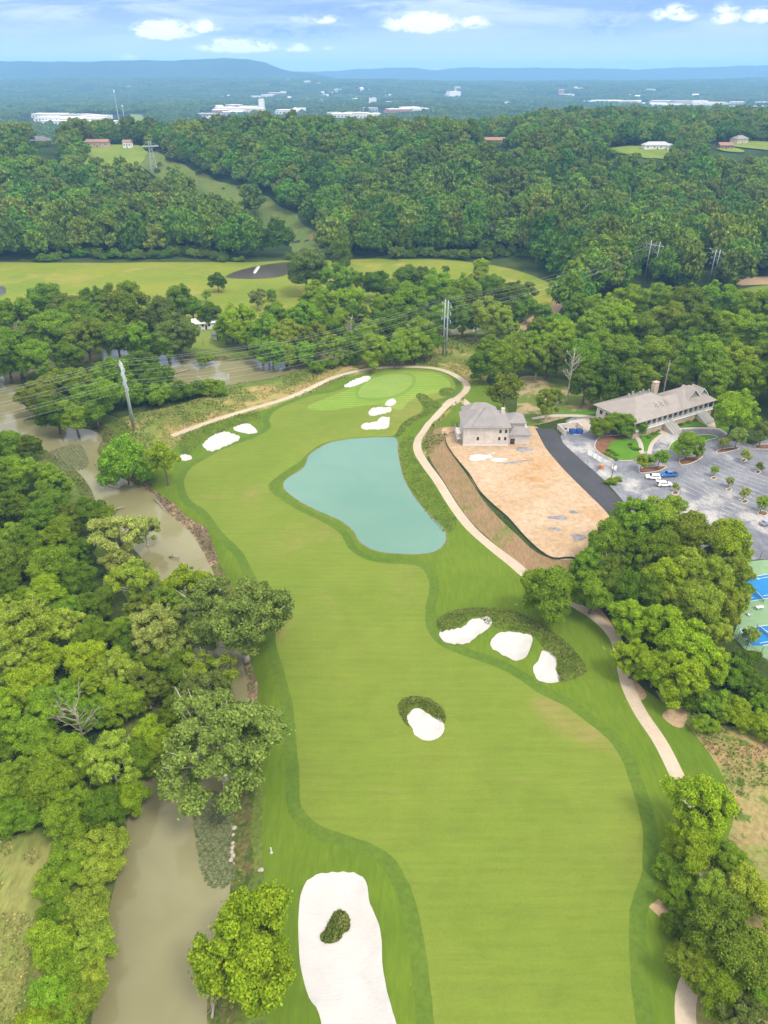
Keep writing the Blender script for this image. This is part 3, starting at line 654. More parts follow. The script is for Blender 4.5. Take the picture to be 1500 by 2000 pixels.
def crown_shape(kind, r):
    """clump centres and radii of a crown about 6 m in radius standing on the ground"""
    C = []; Rd = []
    if kind == 'oak': n, rx, h0, h1, cr = 82, 5.2, 2.6, 12.6, (.85, 1.6)
    elif kind == 'maple': n, rx, h0, h1, cr = 92, 5.0, 1.6, 14.0, (.75, 1.35)
    elif kind == 'loose': n, rx, h0, h1, cr = 84, 5.6, 3.0, 14.5, (.55, 1.25)
    elif kind == 'spread': n, rx, h0, h1, cr = 130, 6.1, 3.4, 11.6, (.45, 1.0)
    elif kind == 'shrub': n, rx, h0, h1, cr = 80, 5.1, .6, 7.8, (.75, 1.4)
    elif kind == 'park': n, rx, h0, h1, cr = 30, 4.8, 4.6, 13.0, (1.0, 1.7)
    else: n, rx, h0, h1, cr = 34, 3.7, 1.5, 15.5, (1.0, 1.7)      # tall
    ph = r.uniform(0, 6.28, 6); zc = (h0 + h1) / 2; hz = (h1 - h0) / 2
    while len(C) < n:
        d = unit(r.normal(size=3)); 
        if d[2] < -.62: continue
        lump = 1 + .20 * math.sin(3 * math.atan2(d[1], d[0]) + ph[0]) + .16 * math.sin(2 * math.atan2(d[1], d[0]) + ph[1] + 3 * d[2]) + .12 * math.sin(5 * d[2] + ph[2])
        k = r.uniform(.25, 1) ** .42 * lump
        rr = cr[0] * .8 + (cr[1] * 1.12 - cr[0] * .8) * r.random() ** 1.5
        w = 1.0
        if kind == 'maple': w = 1 - .38 * max(0, d[2])
        p = np.array([d[0] * rx * k * w, d[1] * rx * k * w, zc + d[2] * hz * min(k, 1.08)])
        if p[2] < h0 * .7 + rr * .5: continue
        if any(np.linalg.norm(p - q) < .55 * (rr + s) * .8 for q, s in zip(C, Rd)) and r.random() < .8: continue
        C.append(p); Rd.append(rr)
    return np.array(C), np.array(Rd)
def crown_mesh(name, kind, n_leaves, size, seed):
    r = np.random.default_rng(seed)
    C, Rd = crown_shape(kind, r)
    wgt = Rd ** 2; idx = r.choice(len(C), n_leaves, p=wgt / wgt.sum())
    d = unit(r.normal(size=(n_leaves, 3)) + np.array([0, 0, .32]))
    # each clump is itself knobbly
    ph = r.uniform(0, 6.28, (len(C), 3))
    kn = 1 + .16 * np.sin(4 * d[:, 0] + ph[idx, 0]) * np.sin(4 * d[:, 1] + ph[idx, 1]) + .1 * np.sin(7 * d[:, 2] + ph[idx, 2])
    rad = Rd[idx] * kn * (r.uniform(.35, 1, n_leaves) ** .3 + .04)
    rad = rad * np.where(r.random(n_leaves) < .2, r.uniform(1.0, 1.42, n_leaves), 1.0)
    flat = np.array([1.08, 1.08, .78]) if kind != 'tall' else np.array([1, 1, 1.1])
    if kind == 'spread': flat = np.array([1.2, 1.2, .72])
    p = C[idx] + d * rad[:, None] * flat
    # drop leaves buried deep inside a neighbouring clump
    keep = np.ones(n_leaves, bool)
    for i in range(len(C)):
        q = np.linalg.norm((p - C[i]) / flat, axis=1)
        keep &= (q > Rd[i] * .62) | (idx == i)
    if kind in ('spread', 'loose'): p[:, 2] -= .05 * np.hypot(p[:, 0], p[:, 1]) * r.uniform(0, 1, n_leaves)
    p = p[keep]; d = d[keep]; m = len(p)
    nr = unit(d * .75 + np.array([0, 0, .35]) + r.normal(size=(m, 3)) * .58)
    return quads_mesh(name, leaf_quads(p, nr, size, r)), C, Rd
def trunk_mesh(name, kind, C, Rd, seed, thick=.42):
    r = np.random.default_rng(seed + 99); mb = MB()
    top = C[:, 2].max()
    fork = {'oak': .28, 'maple': .2, 'loose': .30, 'spread': .30, 'shrub': .1, 'park': .36}.get(kind, .4) * top
    base = np.array([0, 0, -.6]); lean = r.normal(size=2) * .25
    mid = np.array([lean[0], lean[1], fork]); up = np.array([lean[0] * 2, lean[1] * 2, top * .72])
    mb.tube([base, (lean[0] * .3, lean[1] * .3, .3), (lean[0] * .5, lean[1] * .5, fork * .5), mid], [thick * 1.5, thick * 1.1, thick * .92, thick * .8], 8)
    mb.tube([mid, (mid + up) / 2 + np.append(r.normal(size=2) * .3, 0), up], [thick * .74, thick * .45, thick * .14], 7)
    order = r.permutation(len(C))[:{'loose': 18, 'spread': 20, 'park': 8, 'shrub': 6}.get(kind, 12)]
    for i in order:
        c = C[i]; s = r.uniform(0, .45); st = mid * (1 - s) + up * s
        if st[2] > c[2]: st = mid
        m1 = st * .5 + c * .5 + np.array([0, 0, -.35 * r.random()]) + r.normal(size=3) * .25
        k = thick * r.uniform(.3, .46)
        mb.tube([st, m1, c, c + (c - m1) * .35 + np.array([0, 0, .3])], [k, k * .7, k * .38, k * .12], 5)
    me = mb.mesh(name, False); me.shade_smooth()
    return me
def leaf_mat(name, c, light, hue=.0, trans=.30, var=.35):
    m, nt, b = new_mat(name); c, light = sc(c), sc(light)
    tcx = nt.nodes.new('ShaderNodeTexCoord'); oi = nt.nodes.new('ShaderNodeObjectInfo')
    k = mixc(nt, ramp(nt, noise_node(nt, tcx.outputs['Object'], .55, 4, .65), .34, .66), c, light)
    hs = nt.nodes.new('ShaderNodeHueSaturation'); nt.links.new(k, hs.inputs['Color'])
    def mr(fac, lo, hi, a=0.0, b_=1.0):
        g = nt.nodes.new('ShaderNodeMapRange'); g.inputs['From Min'].default_value = a; g.inputs['From Max'].default_value = b_
        g.inputs['To Min'].default_value = lo; g.inputs['To Max'].default_value = hi; nt.links.new(fac, g.inputs['Value']); return g.outputs[0]
    nt.links.new(mr(oi.outputs['Random'], .5 - hue, .5 + hue), hs.inputs['Hue'])
    wn = nt.nodes.new('ShaderNodeTexWhiteNoise'); wn.noise_dimensions = '1D'; 
    mm = nt.nodes.new('ShaderNodeMath'); mm.operation = 'MULTIPLY'; mm.inputs[1].default_value = 917.3; nt.links.new(oi.outputs['Random'], mm.inputs[0]); nt.links.new(mm.outputs[0], wn.inputs['W'])
    g1 = mr(wn.outputs['Value'], 1 - var, 1 + var)
    g2 = mr(noise_node(nt, tcx.outputs['Object'], 3.5, 3, .7), .72, 1.28, .3, .7)
    la = nt.nodes.new('ShaderNodeAttribute'); la.attribute_name = 'leaf'
    g3 = mr(la.outputs['Fac'], .68, 1.32)
    m0 = nt.nodes.new('ShaderNodeMath'); m0.operation = 'MULTIPLY'; nt.links.new(g2, m0.inputs[0]); nt.links.new(g3, m0.inputs[1])
    mu = nt.nodes.new('ShaderNodeMath'); mu.operation = 'MULTIPLY'; nt.links.new(g1, mu.inputs[0]); nt.links.new(m0.outputs[0], mu.inputs[1])
    nt.links.new(mu.outputs[0], hs.inputs['Value'])
    nt.links.new(hs.outputs[0], b.inputs['Base Color']); b.inputs['Roughness'].default_value = .55; b.inputs['Specular IOR Level'].default_value = .05
    tr = nt.nodes.new('ShaderNodeBsdfTranslucent'); nt.links.new(hs.outputs[0], tr.inputs['Color'])
    ms = nt.nodes.new('ShaderNodeMixShader'); ms.inputs[0].default_value = trans
    out = [n for n in nt.nodes if n.type == 'OUTPUT_MATERIAL'][0]
    nt.links.new(b.outputs[0], ms.inputs[1]); nt.links.new(tr.outputs[0], ms.inputs[2]); nt.links.new(ms.outputs[0], out.inputs['Surface'])
    return m
LEAF = {
 'deep':   leaf_mat('leaf_deep_green', (0.127, 0.241, 0.015, 1), (0.216, 0.346, 0.022, 1), .012),
 'mid':    leaf_mat('leaf_mid_green', (0.157, 0.281, 0.015, 1), (0.246, 0.380, 0.022, 1), .014),
 'olive':  leaf_mat('leaf_olive', (0.190, 0.283, 0.021, 1), (0.313, 0.405, 0.037, 1), .012),
 'lime':   leaf_mat('leaf_lime', (0.217, 0.356, 0.013, 1), (0.350, 0.480, 0.019, 1), .010, .28, .2),
 'yellow': leaf_mat('leaf_yellow_green', (0.255, 0.370, 0.027, 1), (0.393, 0.500, 0.054, 1), .010, .26, .2),
 'grey':   leaf_mat('leaf_grey_green', (0.172, 0.248, 0.045, 1), (0.274, 0.360, 0.071, 1), .010),
 'pale':   leaf_mat('leaf_pale_sage', (0.260, 0.325, 0.062, 1), (0.407, 0.460, 0.103, 1), .010, .22, .2),
}
COLNAME = {'deep': 'dark green', 'mid': 'green', 'olive': 'olive', 'lime': 'lime green', 'yellow': 'yellow-green', 'grey': 'grey-green', 'pale': 'pale sage'}
BARK = plain('bark', (.17, .13, .095, 1), .9, 0, .3, 1.5, .1)
PALEBARK = plain('pale_bark', (.42, .38, .33, 1), .85, 0, .25, 1.2, .1)
PROTO = {}
for kind, nl, sz, num in (('oak', 46000, .36, 3), ('maple', 46000, .35, 3), ('loose', 38000, .36, 3), ('spread', 52000, .33, 3), ('shrub', 32000, .36, 3), ('park', 9000, .55, 2), ('tall', 20000, .46, 2)):
    PROTO[kind] = []
    for i in range(num):
        me, C, Rd = crown_mesh('crown_' + kind, kind, nl, sz, 100 * i + len(kind) * 7)
        tm = trunk_mesh('trunk_' + kind, kind, C, Rd, 100 * i, {'shrub': .2, 'park': .3}.get(kind, .42))
        me.materials.append(LEAF['mid']); tm.materials.append(PALEBARK if kind in ('loose', 'spread') else BARK)
        PROTO[kind].append((me, tm, float(np.percentile(np.hypot(C[:, 0], C[:, 1]) + Rd, 88)), float((C[:, 2] + Rd * .7).max())))

TREES = []      # (x, y, radius, colour, kind, zone, root)
ZP = {  # zone phrase, landmark phrase, landmark position
 'wood':   ('in the riverside wood', 'the steel poles', G(262, 838)[:2]),
 'bank':   ('overhanging the brown river', 'the long front bunker', G(600, 1740)[:2]),
 'strip':  ('in the bushy river strip', 'the hay field top', G(110, 1620)[:2]),
 'spit':   ('on the wooded river spit', 'the steel poles', G(262, 838)[:2]),
 'grove':  ('in the meadow grove', 'the homestead lawn', G(420, 670)[:2]),
 'belt':   ('in the meadow tree belt', 'the green-side poles', G(868, 695)[:2]),
 'behind': ('in the clubhouse wood', 'the clubhouse chimney', G(1278, 790)[:2]),
 'thick':  ('in the tennis court thicket', 'the blue tennis court', G(1470, 1150)[:2]),
 'low':    ('beside the lower cart path', 'the bare dirt diamond', G(1290, 1770)[:2]),
 'club':   ('around the clubhouse drive', 'the dumpster yard', G(1130, 840)[:2]),
 'lot':    ('in a parking lot island', 'the blue pickup', G(1305, 930)[:2]),
 'course': ('standing at the course edge', 'the pond', G(700, 950)[:2]),
}
TYPE = {'shrub': ('broad_shrub', 'shrub', 'shrub'), 'park': ('ornamental_tree', 'tree', 'round-headed tree'), 'tall': ('slender_tree', 'tree', 'slender tree'), 'oak': ('broadleaf_tree', 'tree', 'broadleaf tree'),
        'maple': ('leafy_tree', 'tree', 'leafy tree'), 'loose': ('open_crowned_tree', 'tree', 'open-crowned tree'), 'spread': ('spreading_tree', 'tree', 'spreading tree')}
def put_tree(x, y, z, rad, col, kind, zone_, label=None, hs=1.0):
    me, tm, r0, h0 = PROTO[kind][random.randrange(len(PROTO[kind]))]
    s = rad / r0
    nm, cat, _ = TYPE[kind]
    root = empty(nm, (x, y, z - .15), random.uniform(0, 6.28)); root.scale = (s, s, s * hs)
    tag(root, label, cat)
    tr = link_mesh('trunk', tm, root); cr = link_mesh('crown', me, root)
    cr.material_slots[0].link = 'OBJECT'; cr.material_slots[0].material = LEAF[col]
    TREES.append([x, y, rad, col, kind, zone_, root, label])
    return root
def T(cx, cy, rpx, col, kind, zone_, label=None, hs=1.0, base=None):
    """a tree whose crown is seen at cx, cy with a radius of rpx in the photograph"""
    me, tm, r0, h0 = PROTO[kind][0]
    if base:
        x, y, z = G(*base); rad = rpx * depth(*base, z) / F
        return put_tree(x, y, z, rad, col, kind, zone_, label, hs)
    z = 0.0; rad = 5.0; x = y = 0.0
    for _ in range(6):
        zc = z + rad / r0 * h0 * hs * .56
        x, y = P(cx, cy, zc); rad = rpx * depth(cx, cy, zc) / F
        z = hp1(x, y)
    d = float(sdist(RIVER, np.array([x]), np.array([y]))[0])
    if d < 0: z -= 1.6
    return put_tree(x, y, z, rad, col, kind, zone_, label, hs)
D, Mi, O, L_, Y_, Gr, Pa = 'deep', 'mid', 'olive', 'lime', 'yellow', 'grey', 'pale'
# the dense wood on the far bank
for a in [(15, 870, 30, Mi), (58, 872, 24, Mi), (35, 925, 40, Mi), (100, 940, 30, D), (95, 975, 36, D), (25, 990, 38, D), (80, 1020, 38, Mi), (135, 1005, 32, O), (172, 1000, 36, D), (205, 1010, 24, Mi), (110, 1050, 42, Mi), (55, 1060, 34, Mi), (150, 1078, 32, Mi), (15, 1045, 34, O), (100, 1110, 46, Mi), (20, 1095, 42, O), (8, 1145, 36, Mi), (85, 1165, 44, L_), (188, 1175, 34, D), (150, 1130, 36, D), (40, 1175, 32, Mi), (140, 1190, 30, D), (175, 1240, 38, Mi), (90, 1285, 38, L_), (165, 1290, 42, L_), (60, 1342, 46, L_), (15, 1375, 42, L_), (115, 1372, 46, Mi), (175, 1345, 36, L_), (240, 1372, 42, Mi), (180, 1392, 36, Mi), (250, 1275, 30, Mi), (300, 1285, 34, Mi), (62, 1425, 48, Mi), (12, 1450, 42, D), (112, 1462, 46, Mi), (295, 1425, 40, L_), (262, 1475, 38, Mi), (30, 1525, 46, D), (98, 1530, 50, Mi), (165, 1490, 34, D), (132, 1582, 46, Mi), (40, 1595, 40, Mi), (5, 1565, 34, Mi), (200, 1580, 40, Mi), (248, 1545, 36, L_), (270, 1225, 30, D), (220, 1230, 28, Mi), (330, 1330, 30, D)]:
    T(*a, random.choice(['oak', 'oak', 'maple']), 'wood')
for a in [(232, 1045, 52, Pa), (280, 1025, 28, Pa), (262, 1128, 46, O), (230, 1095, 30, Pa), (52, 1230, 58, Y_), (125, 1222, 42, Y_), (28, 1290, 42, Y_), (20, 1200, 34, Y_), (232, 1312, 46, Y_), (285, 1345, 38, O), (300, 1232, 52, Pa), (275, 1185, 30, O), (330, 1178, 32, Mi), (345, 1258, 40, Gr)]:
    T(*a, 'loose', 'wood')
T(218, 1490, 52, Y_, 'loose', 'wood', 'pale yellow-green tree with a forked bare trunk showing over the dark wood')
T(362, 1130, 46, L_, 'loose', 'bank', 'lime green open tree reaching over the river at its narrowest bend')
T(470, 1208, 98, Gr, 'spread', 'bank', 'huge grey green cottonwood with pale twin trunk leaning over the fairway edge')
T(395, 1215, 62, Gr, 'spread', 'bank', 'grey green cottonwood behind the huge leaning one, over the water')
T(428, 1450, 112, Gr, 'spread', 'bank', 'massive grey green cottonwood spreading over river and rough above the water weeds')
T(405, 1308, 50, O, 'loose', 'bank', 'olive open tree with its foot in the water above the great cottonwood'); T(352, 1300, 42, Mi, 'oak', 'wood'); T(338, 1385, 34, Mi, 'oak', 'wood'); T(315, 1450, 34, L_, 'maple', 'wood')
T(390, 1350, 52, Gr, 'loose', 'bank', 'middle grey green tree between the two great cottonwoods by the river')
T(482, 1850, 106, L_, 'maple', 'bank', 'big bright green maple between the brown river and the long bunker')
for a in [(165, 1610, 46, Mi), (205, 1648, 46, Y_), (132, 1672, 42, Mi), (112, 1725, 40, Mi), (190, 1702, 38, Y_), (168, 1772, 48, Y_), (112, 1778, 40, Mi), (98, 1838, 44, Mi), (180, 1842, 44, Y_), (130, 1885, 44, Mi), (178, 1905, 34, O), (98, 1940, 44, Mi), (152, 1962, 40, O), (72, 1985, 40, L_), (120, 2025, 46, Mi), (60, 2040, 44, L_)]:
    T(*a, 'shrub', 'strip')
T(240, 888, 54, Mi, 'shrub', 'course', 'large rounded bush at the river corner below the steel poles', 1.25)
T(333, 878, 33, L_, 'park', 'course', 'slim lime tree with a bare trunk at the course corner', 1.25, base=(329, 946))
for a in [(70, 765, 34, O), (112, 742, 38, O), (105, 795, 38, D), (152, 742, 38, Mi), (180, 782, 42, Mi), (142, 802, 36, Mi), (222, 735, 38, Mi), (272, 716, 36, D), (302, 738, 34, D), (252, 762, 38, D), (310, 764, 32, D), (205, 765, 34, Mi)]:
    T(*a, random.choice(['oak', 'shrub', 'oak']), 'spit')
for a in [(352, 762, 26, D), (382, 756, 22, Mi), (408, 752, 22, Mi), (428, 760, 17, Mi)]: T(*a, 'shrub', 'spit')
for a in [(90, 592, 38, D), (122, 602, 34, O), (40, 622, 38, D), (8, 640, 34, D), (102, 642, 42, Mi), (165, 650, 40, O), (28, 682, 38, D), (66, 700, 36, Mi), (200, 625, 44, D), (238, 605, 46, O), (250, 572, 24, L_), (272, 660, 28, Mi), (225, 650, 34, D), (350, 586, 28, D), (318, 625, 40, Gr), (345, 640, 40, Gr), (325, 665, 30, D), (410, 612, 22, Mi), (460, 620, 34, L_), (478, 648, 28, L_), (440, 640, 22, Mi), (10, 700, 34, D), (135, 690, 30, Mi), (60, 655, 34, D), (155, 615, 30, Mi), (185, 580, 26, D), (375, 600, 24, Mi)]:
    T(*a, random.choice(['oak', 'oak', 'maple']), 'grove')
for a in [(296, 690, 14, O), (398, 692, 18, Mi)]: T(*a, 'shrub', 'grove')
T(425, 549, 17, D, 'oak', 'grove', 'lone dark round tree on the open meadow near the dark pond')
T(402, 575, 11, O, 'park', 'grove', 'small thin tree on the meadow beside the lone dark one')
T(502, 582, 18, Pa, 'loose', 'grove', 'pale half-bare tree at the near edge of the meadow')
T(530, 575, 11, D, 'oak', 'grove', 'small dark tree next to the pale half-bare one on the meadow')
T(598, 523, 43, Gr, 'oak', 'belt', 'large dome-shaped grey green tree on the meadow by the dark pond')
T(666, 492, 22, D, 'tall', 'belt', 'dark upright tree where the hillside clearing meets the meadow')
for a in [(665, 550, 34, Mi), (612, 582, 28, L_), (697, 545, 18, Mi), (640, 595, 26, L_), (682, 585, 28, L_), (735, 552, 28, D), (760, 562, 22, D), (800, 542, 28, Mi), (832, 548, 28, Mi), (850, 562, 30, Mi), (800, 590, 34, Mi), (780, 575, 22, D), (871, 526, 8, D), (905, 562, 32, Mi), (882, 592, 30, D), (941, 522, 17, L_), (962, 562, 26, D), (990, 572, 26, D), (1018, 578, 26, Mi), (520, 640, 34, Mi), (555, 652, 30, O), (510, 672, 26, Mi), (590, 622, 30, Mi), (612, 652, 28, O), (598, 682, 22, Mi), (645, 640, 28, Mi), (652, 678, 26, Mi), (722, 640, 30, Mi), (705, 665, 24, Mi), (760, 632, 34, Mi), (790, 660, 30, L_), (732, 682, 28, Mi), (772, 684, 28, Mi), (822, 642, 28, L_), (842, 668, 26, D), (868, 612, 30, D), (690, 622, 28, Mi), (1000, 612, 30, D), (1030, 598, 26, D), (560, 685, 22, Mi), (540, 610, 24, Mi), (620, 612, 24, Mi), (745, 600, 24, D), (690, 660, 26, Mi), (860, 575, 24, Mi), (905, 620, 26, Mi), (585, 655, 24, D), (530, 680, 24, Mi), (815, 672, 26, Mi), (668, 630, 24, L_), (1050, 640, 24, Mi), (1060, 612, 20, D)]:
    T(*a, random.choice(['oak', 'oak', 'maple', 'loose']), 'belt')
for a in [(935, 548, 18, O), (960, 622, 38, O), (988, 645, 26, O), (930, 628, 24, Mi), (925, 590, 22, Mi)]: T(*a, 'loose', 'belt')
for a in [(620, 714, 18, Mi), (645, 708, 15, Mi), (684, 697, 20, D), (728, 692, 18, Mi), (705, 690, 16, D)]: T(*a, 'shrub', 'belt')
# wood behind the clubhouse: front rows one by one
for a in [(985, 702, 38, L_), (940, 712, 26, D), (952, 682, 24, D), (1010, 668, 30, O), (1140, 690, 42, Mi), (1182, 682, 42, Mi), (1192, 742, 38, D), (1245, 732, 38, Mi), (1292, 692, 46, Mi), (1330, 722, 36, Mi), (1372, 702, 44, Mi), (1402, 742, 34, Mi), (1440, 702, 40, L_), (1462, 742, 34, L_), (1495, 702, 36, Mi), (1160, 640, 36, Mi), (1210, 630, 38, L_), (1258, 640, 38, O), (1310, 630, 40, O), (1360, 642, 40, D), (1410, 640, 40, L_), (1455, 640, 40, Mi), (1500, 650, 40, Mi), (1100, 655, 34, L_), (1055, 668, 30, L_), (1235, 690, 36, D), (1340, 675, 36, D), (1420, 690, 34, D), (1145, 745, 32, D), (1490, 740, 30, Mi), (1070, 700, 28, O), (1180, 600, 34, O), (1230, 590, 34, L_), (1285, 590, 36, Mi), (1340, 595, 36, Mi), (1395, 590, 36, D), (1450, 595, 36, L_), (1495, 600, 34, L_), (1130, 610, 32, Mi), (1090, 635, 28, D)]:
    T(*a, random.choice(['oak', 'maple', 'oak', 'maple']), 'behind')
T(1050, 702, 32, O, 'loose', 'behind', 'airy olive tree with thin pale trunk at the wood edge above the dirt lane')
T(985, 768, 34, O, 'park', 'club', 'round olive tree on the lawn just behind the construction house', 1.0)
T(1070, 785, 26, O, 'loose', 'club', 'loose olive tree on bare ground between construction house and clubhouse', 1.1)
# thicket between pad and tennis courts
for a in [(1165, 1102, 38, Mi), (1192, 1062, 46, Mi), (1240, 1022, 48, D), (1300, 1012, 48, O), (1350, 1052, 48, O), (1230, 1090, 48, Mi), (1290, 1080, 44, Mi), (1340, 1112, 46, O), (1160, 1150, 42, Mi), (1150, 1118, 40, Mi), (1185, 1125, 46, O), (1215, 1152, 40, D), (1380, 1130, 48, O), (1432, 1112, 34, O), (1370, 1190, 46, O), (1418, 1182, 42, O), (1330, 1172, 40, O), (1270, 1150, 40, D), (1395, 1235, 34, O)]:
    T(*a, random.choice(['oak', 'oak', 'loose']), 'thick', None, 1.15)
T(1072, 1156, 52, D, 'oak', 'course', 'round dark green tree standing alone over the cart path')
T(1422, 1048, 46, L_, 'maple', 'thick', 'bright green tree of the thicket closest to the parked grey sedan')
T(1302, 1135, 36, L_, 'maple', 'thick', 'bright lime tree in the middle of the olive oak thicket', 1.2)
for a in [(1235, 1212, 36, L_), (1240, 1280, 40, L_), (1298, 1222, 40, L_), (1342, 1262, 50, L_), (1330, 1322, 44, L_), (1282, 1305, 34, L_), (1385, 1295, 38, L_)]: T(*a, 'maple', 'thick')
T(1450, 1155, 22, D, 'oak', 'thick', 'small dark tree pressed against the blue tennis court')
T(1468, 1240, 17, O, 'loose', 'thick', 'small sparse olive tree leaning over the tennis court corner')
for a in [(1425, 1312, 36, D), (1452, 1290, 30, D), (1472, 1332, 34, D), (1402, 1370, 34, D), (1440, 1392, 34, L_), (1482, 1412, 34, L_), (1378, 1412, 24, Mi), (1492, 1372, 28, Mi), (1350, 1362, 30, D)]: T(*a, 'shrub', 'thick')
# lower end of the path
T(1375, 1580, 56, L_, 'maple', 'low', 'pointed lime green tree shading the cart path bend', 1.1)
for a in [(1352, 1652, 44, L_, 'maple'), (1420, 1672, 36, D, 'oak'), (1325, 1702, 42, D, 'shrub'), (1328, 1760, 32, Mi, 'shrub'), (1312, 1805, 24, D, 'shrub'), (1402, 1750, 44, O, 'oak'), (1470, 1742, 48, O, 'oak'), (1422, 1832, 74, O, 'oak'), (1490, 1850, 50, O, 'oak'), (1352, 1880, 48, O, 'oak'), (1402, 1925, 48, Mi, 'oak'), (1485, 1930, 42, Mi, 'oak')]:
    T(*a, 'low')
T(1450, 1995, 50, Gr, 'loose', 'low', 'grey green feathery tree by the end of the cart path')
# around the clubhouse and in the car park
T(1438, 795, 43, L_, 'maple', 'club', 'big bright lime tree at the east end of the clubhouse', 1.0)
for a in [(1172, 832, 22, Mi), (1198, 826, 24, Mi), (1226, 828, 24, Mi), (1248, 832, 18, Mi)]: T(*a, 'oak', 'club', None, .85)
T(1254, 900, 15, L_, 'park', 'lot'); T(1270, 897, 11, O, 'park', 'lot'); T(1289, 892, 18, Mi, 'park', 'lot'); T(1346, 868, 26, Mi, 'oak', 'lot', 'full round green tree in the planting bed below the drive loop'); T(1364, 884, 11, Mi, 'park', 'lot')
T(1414, 866, 11, Pa, 'park', 'lot'); T(1441, 855, 18, Gr, 'park', 'lot'); T(1490, 846, 20, Gr, 'park', 'lot')
for a in [(1457, 888, 12, Pa), (1484, 910, 9, O), (1396, 919, 9, Y_), (1426, 941, 9, Pa), (1455, 964, 11, Pa), (1320, 950, 8, Y_), (1490, 984, 15, O)]: T(*a, 'park', 'lot')
# beds
for cx_, cy_, r_ in ((1184, 884, 5), (1190, 888, 5), (1197, 892, 5), (1203, 896, 5), (1188, 878, 5), (1196, 882, 5), (1203, 887, 5)): T(cx_, cy_, r_, Mi, 'shrub', 'club', 'clipped green shrub, one of the curved double hedge row in the bed', .55)
for cx_, cy_, r_ in ((1231, 867, 5), (1236, 873, 6), (1243, 876, 6), (1249, 876, 5)): T(cx_, cy_, r_, D, 'shrub', 'club', 'clipped dark shrub, one of the crescent hedge on the garden lawn', .55)
T(1195, 938, 12, L_, 'shrub', 'lot', 'tufted bright shrub at the top edge of the black access road', .7); T(1207, 934, 9, O, 'shrub', 'lot', 'straggly olive shrub beside the access road lamp', .7)
for cx_, cy_, r_ in ((1318, 832, 6), (1330, 827, 6), (1344, 822, 7), (1358, 819, 6), (1278, 846, 6), (1268, 852, 6), (1284, 840, 5)): T(cx_, cy_, r_, O, 'shrub', 'club', 'low olive shrub planted along the foot of the clubhouse wall', .5)

ORD = 'first second third fourth fifth sixth seventh eighth ninth tenth eleventh twelfth thirteenth fourteenth fifteenth sixteenth seventeenth eighteenth nineteenth twentieth'.split()
byk = {}
for t in TREES:
    x, y, rad, col, kind, zn, root, lab = t
    if lab:
        if sum(1 for q in TREES if q[7] == lab) > 1: root['group'] = {'c': 'clipped hedge shrubs in the clubhouse bed', 'l': 'shrubs along the clubhouse wall'}[lab[0]] + (' on the lawn' if 'crescent' in lab else '')
        continue
    size = 'small' if rad < 3.4 else 'medium' if rad < 5.6 else 'large'
    byk.setdefault((zn, col, kind, size), []).append(t)
    root['group'] = 'trees and shrubs ' + ZP[zn][0]
for (zn, col, kind, size), ts in byk.items():
    ph, lm, (lx, ly) = ZP[zn]
    ts.sort(key=lambda t: math.hypot(t[0] - lx, t[1] - ly))
    for i, t in enumerate(ts):
        base = f"{size} {COLNAME[col]} {TYPE[kind][2]}"
        t[6]['label'] = f"{base} {ph}" if len(ts) == 1 else f"{ORD[i]} {base} from {lm}, {ph}" if len(ts) <= 20 else f"{base} {ph}"

# dead and bare trees
def bare_tree(px_, py_, h, label, spread=.35, base=None, mat=None):
    x, y, z = G(*(base or (px_, py_)))
    root = empty('bare_tree', (x, y, z - .2), random.uniform(0, 6), label, 'tree')
    t = MB(); b = MB(); r = random.Random(px_ * 7 + py_)
    t.tube([(0, 0, -.4), (.1, 0, h * .3), (.2, .15, h * .62), (.1, .2, h * .9)], [h * .017, h * .014, h * .009, h * .004], 7)
    for i in range(22):
        z0 = h * r.uniform(.3, .85); a = r.uniform(0, 6.28); L = h * spread * r.uniform(.5, 1) * (1.15 - z0 / h * .6)
        p0 = Vector((.15, .1, z0)); p1 = p0 + Vector((math.cos(a) * L * .5, math.sin(a) * L * .5, L * .45)); p2 = p0 + Vector((math.cos(a + .25) * L, math.sin(a + .25) * L, L * 1.05))
        b.tube([p0, p1, p2], [h * .0065, h * .004, h * .0012], 5)
        for k in range(7):
            q = p1.lerp(p2, r.random()); aa = a + r.uniform(-1.3, 1.3); l2 = L * r.uniform(.2, .5)
            b.tube([q, q + Vector((math.cos(aa) * l2, math.sin(aa) * l2, l2 * r.uniform(.3, 1)))], [h * .0026, h * .001], 4)
    t.build('trunk', mat or PALEBARK, root, smooth=True); b.build('branches', mat or PALEBARK, root)
    return root
GREYBARK = plain('dead_wood', (.34, .30, .25, 1), .9, 0, .2, 2, .1)
bare_tree(168, 1462, 13, 'leafless grey tree with a fan of twigs in the riverside wood', .42, None, GREYBARK)
bare_tree(1108, 795, 24, 'tall bare pale tree on the dirt behind the construction house', .2, (1107, 790))
bare_tree(1296, 785, 20, 'thin leaning bare trunk behind the clubhouse chimney', .05, (1292, 785), GREYBARK)
bare_tree(688, 690, 20, 'tall bleached dead tree in the belt by the river', .2, None, GREYBARK)
bare_tree(44, 695, 17, 'forked bare white trunk in the grove beside the river', .28, None, GREYBARK)

Z = {}
for n_, _, q in ZONES: Z.setdefault(n_, []).append(q)
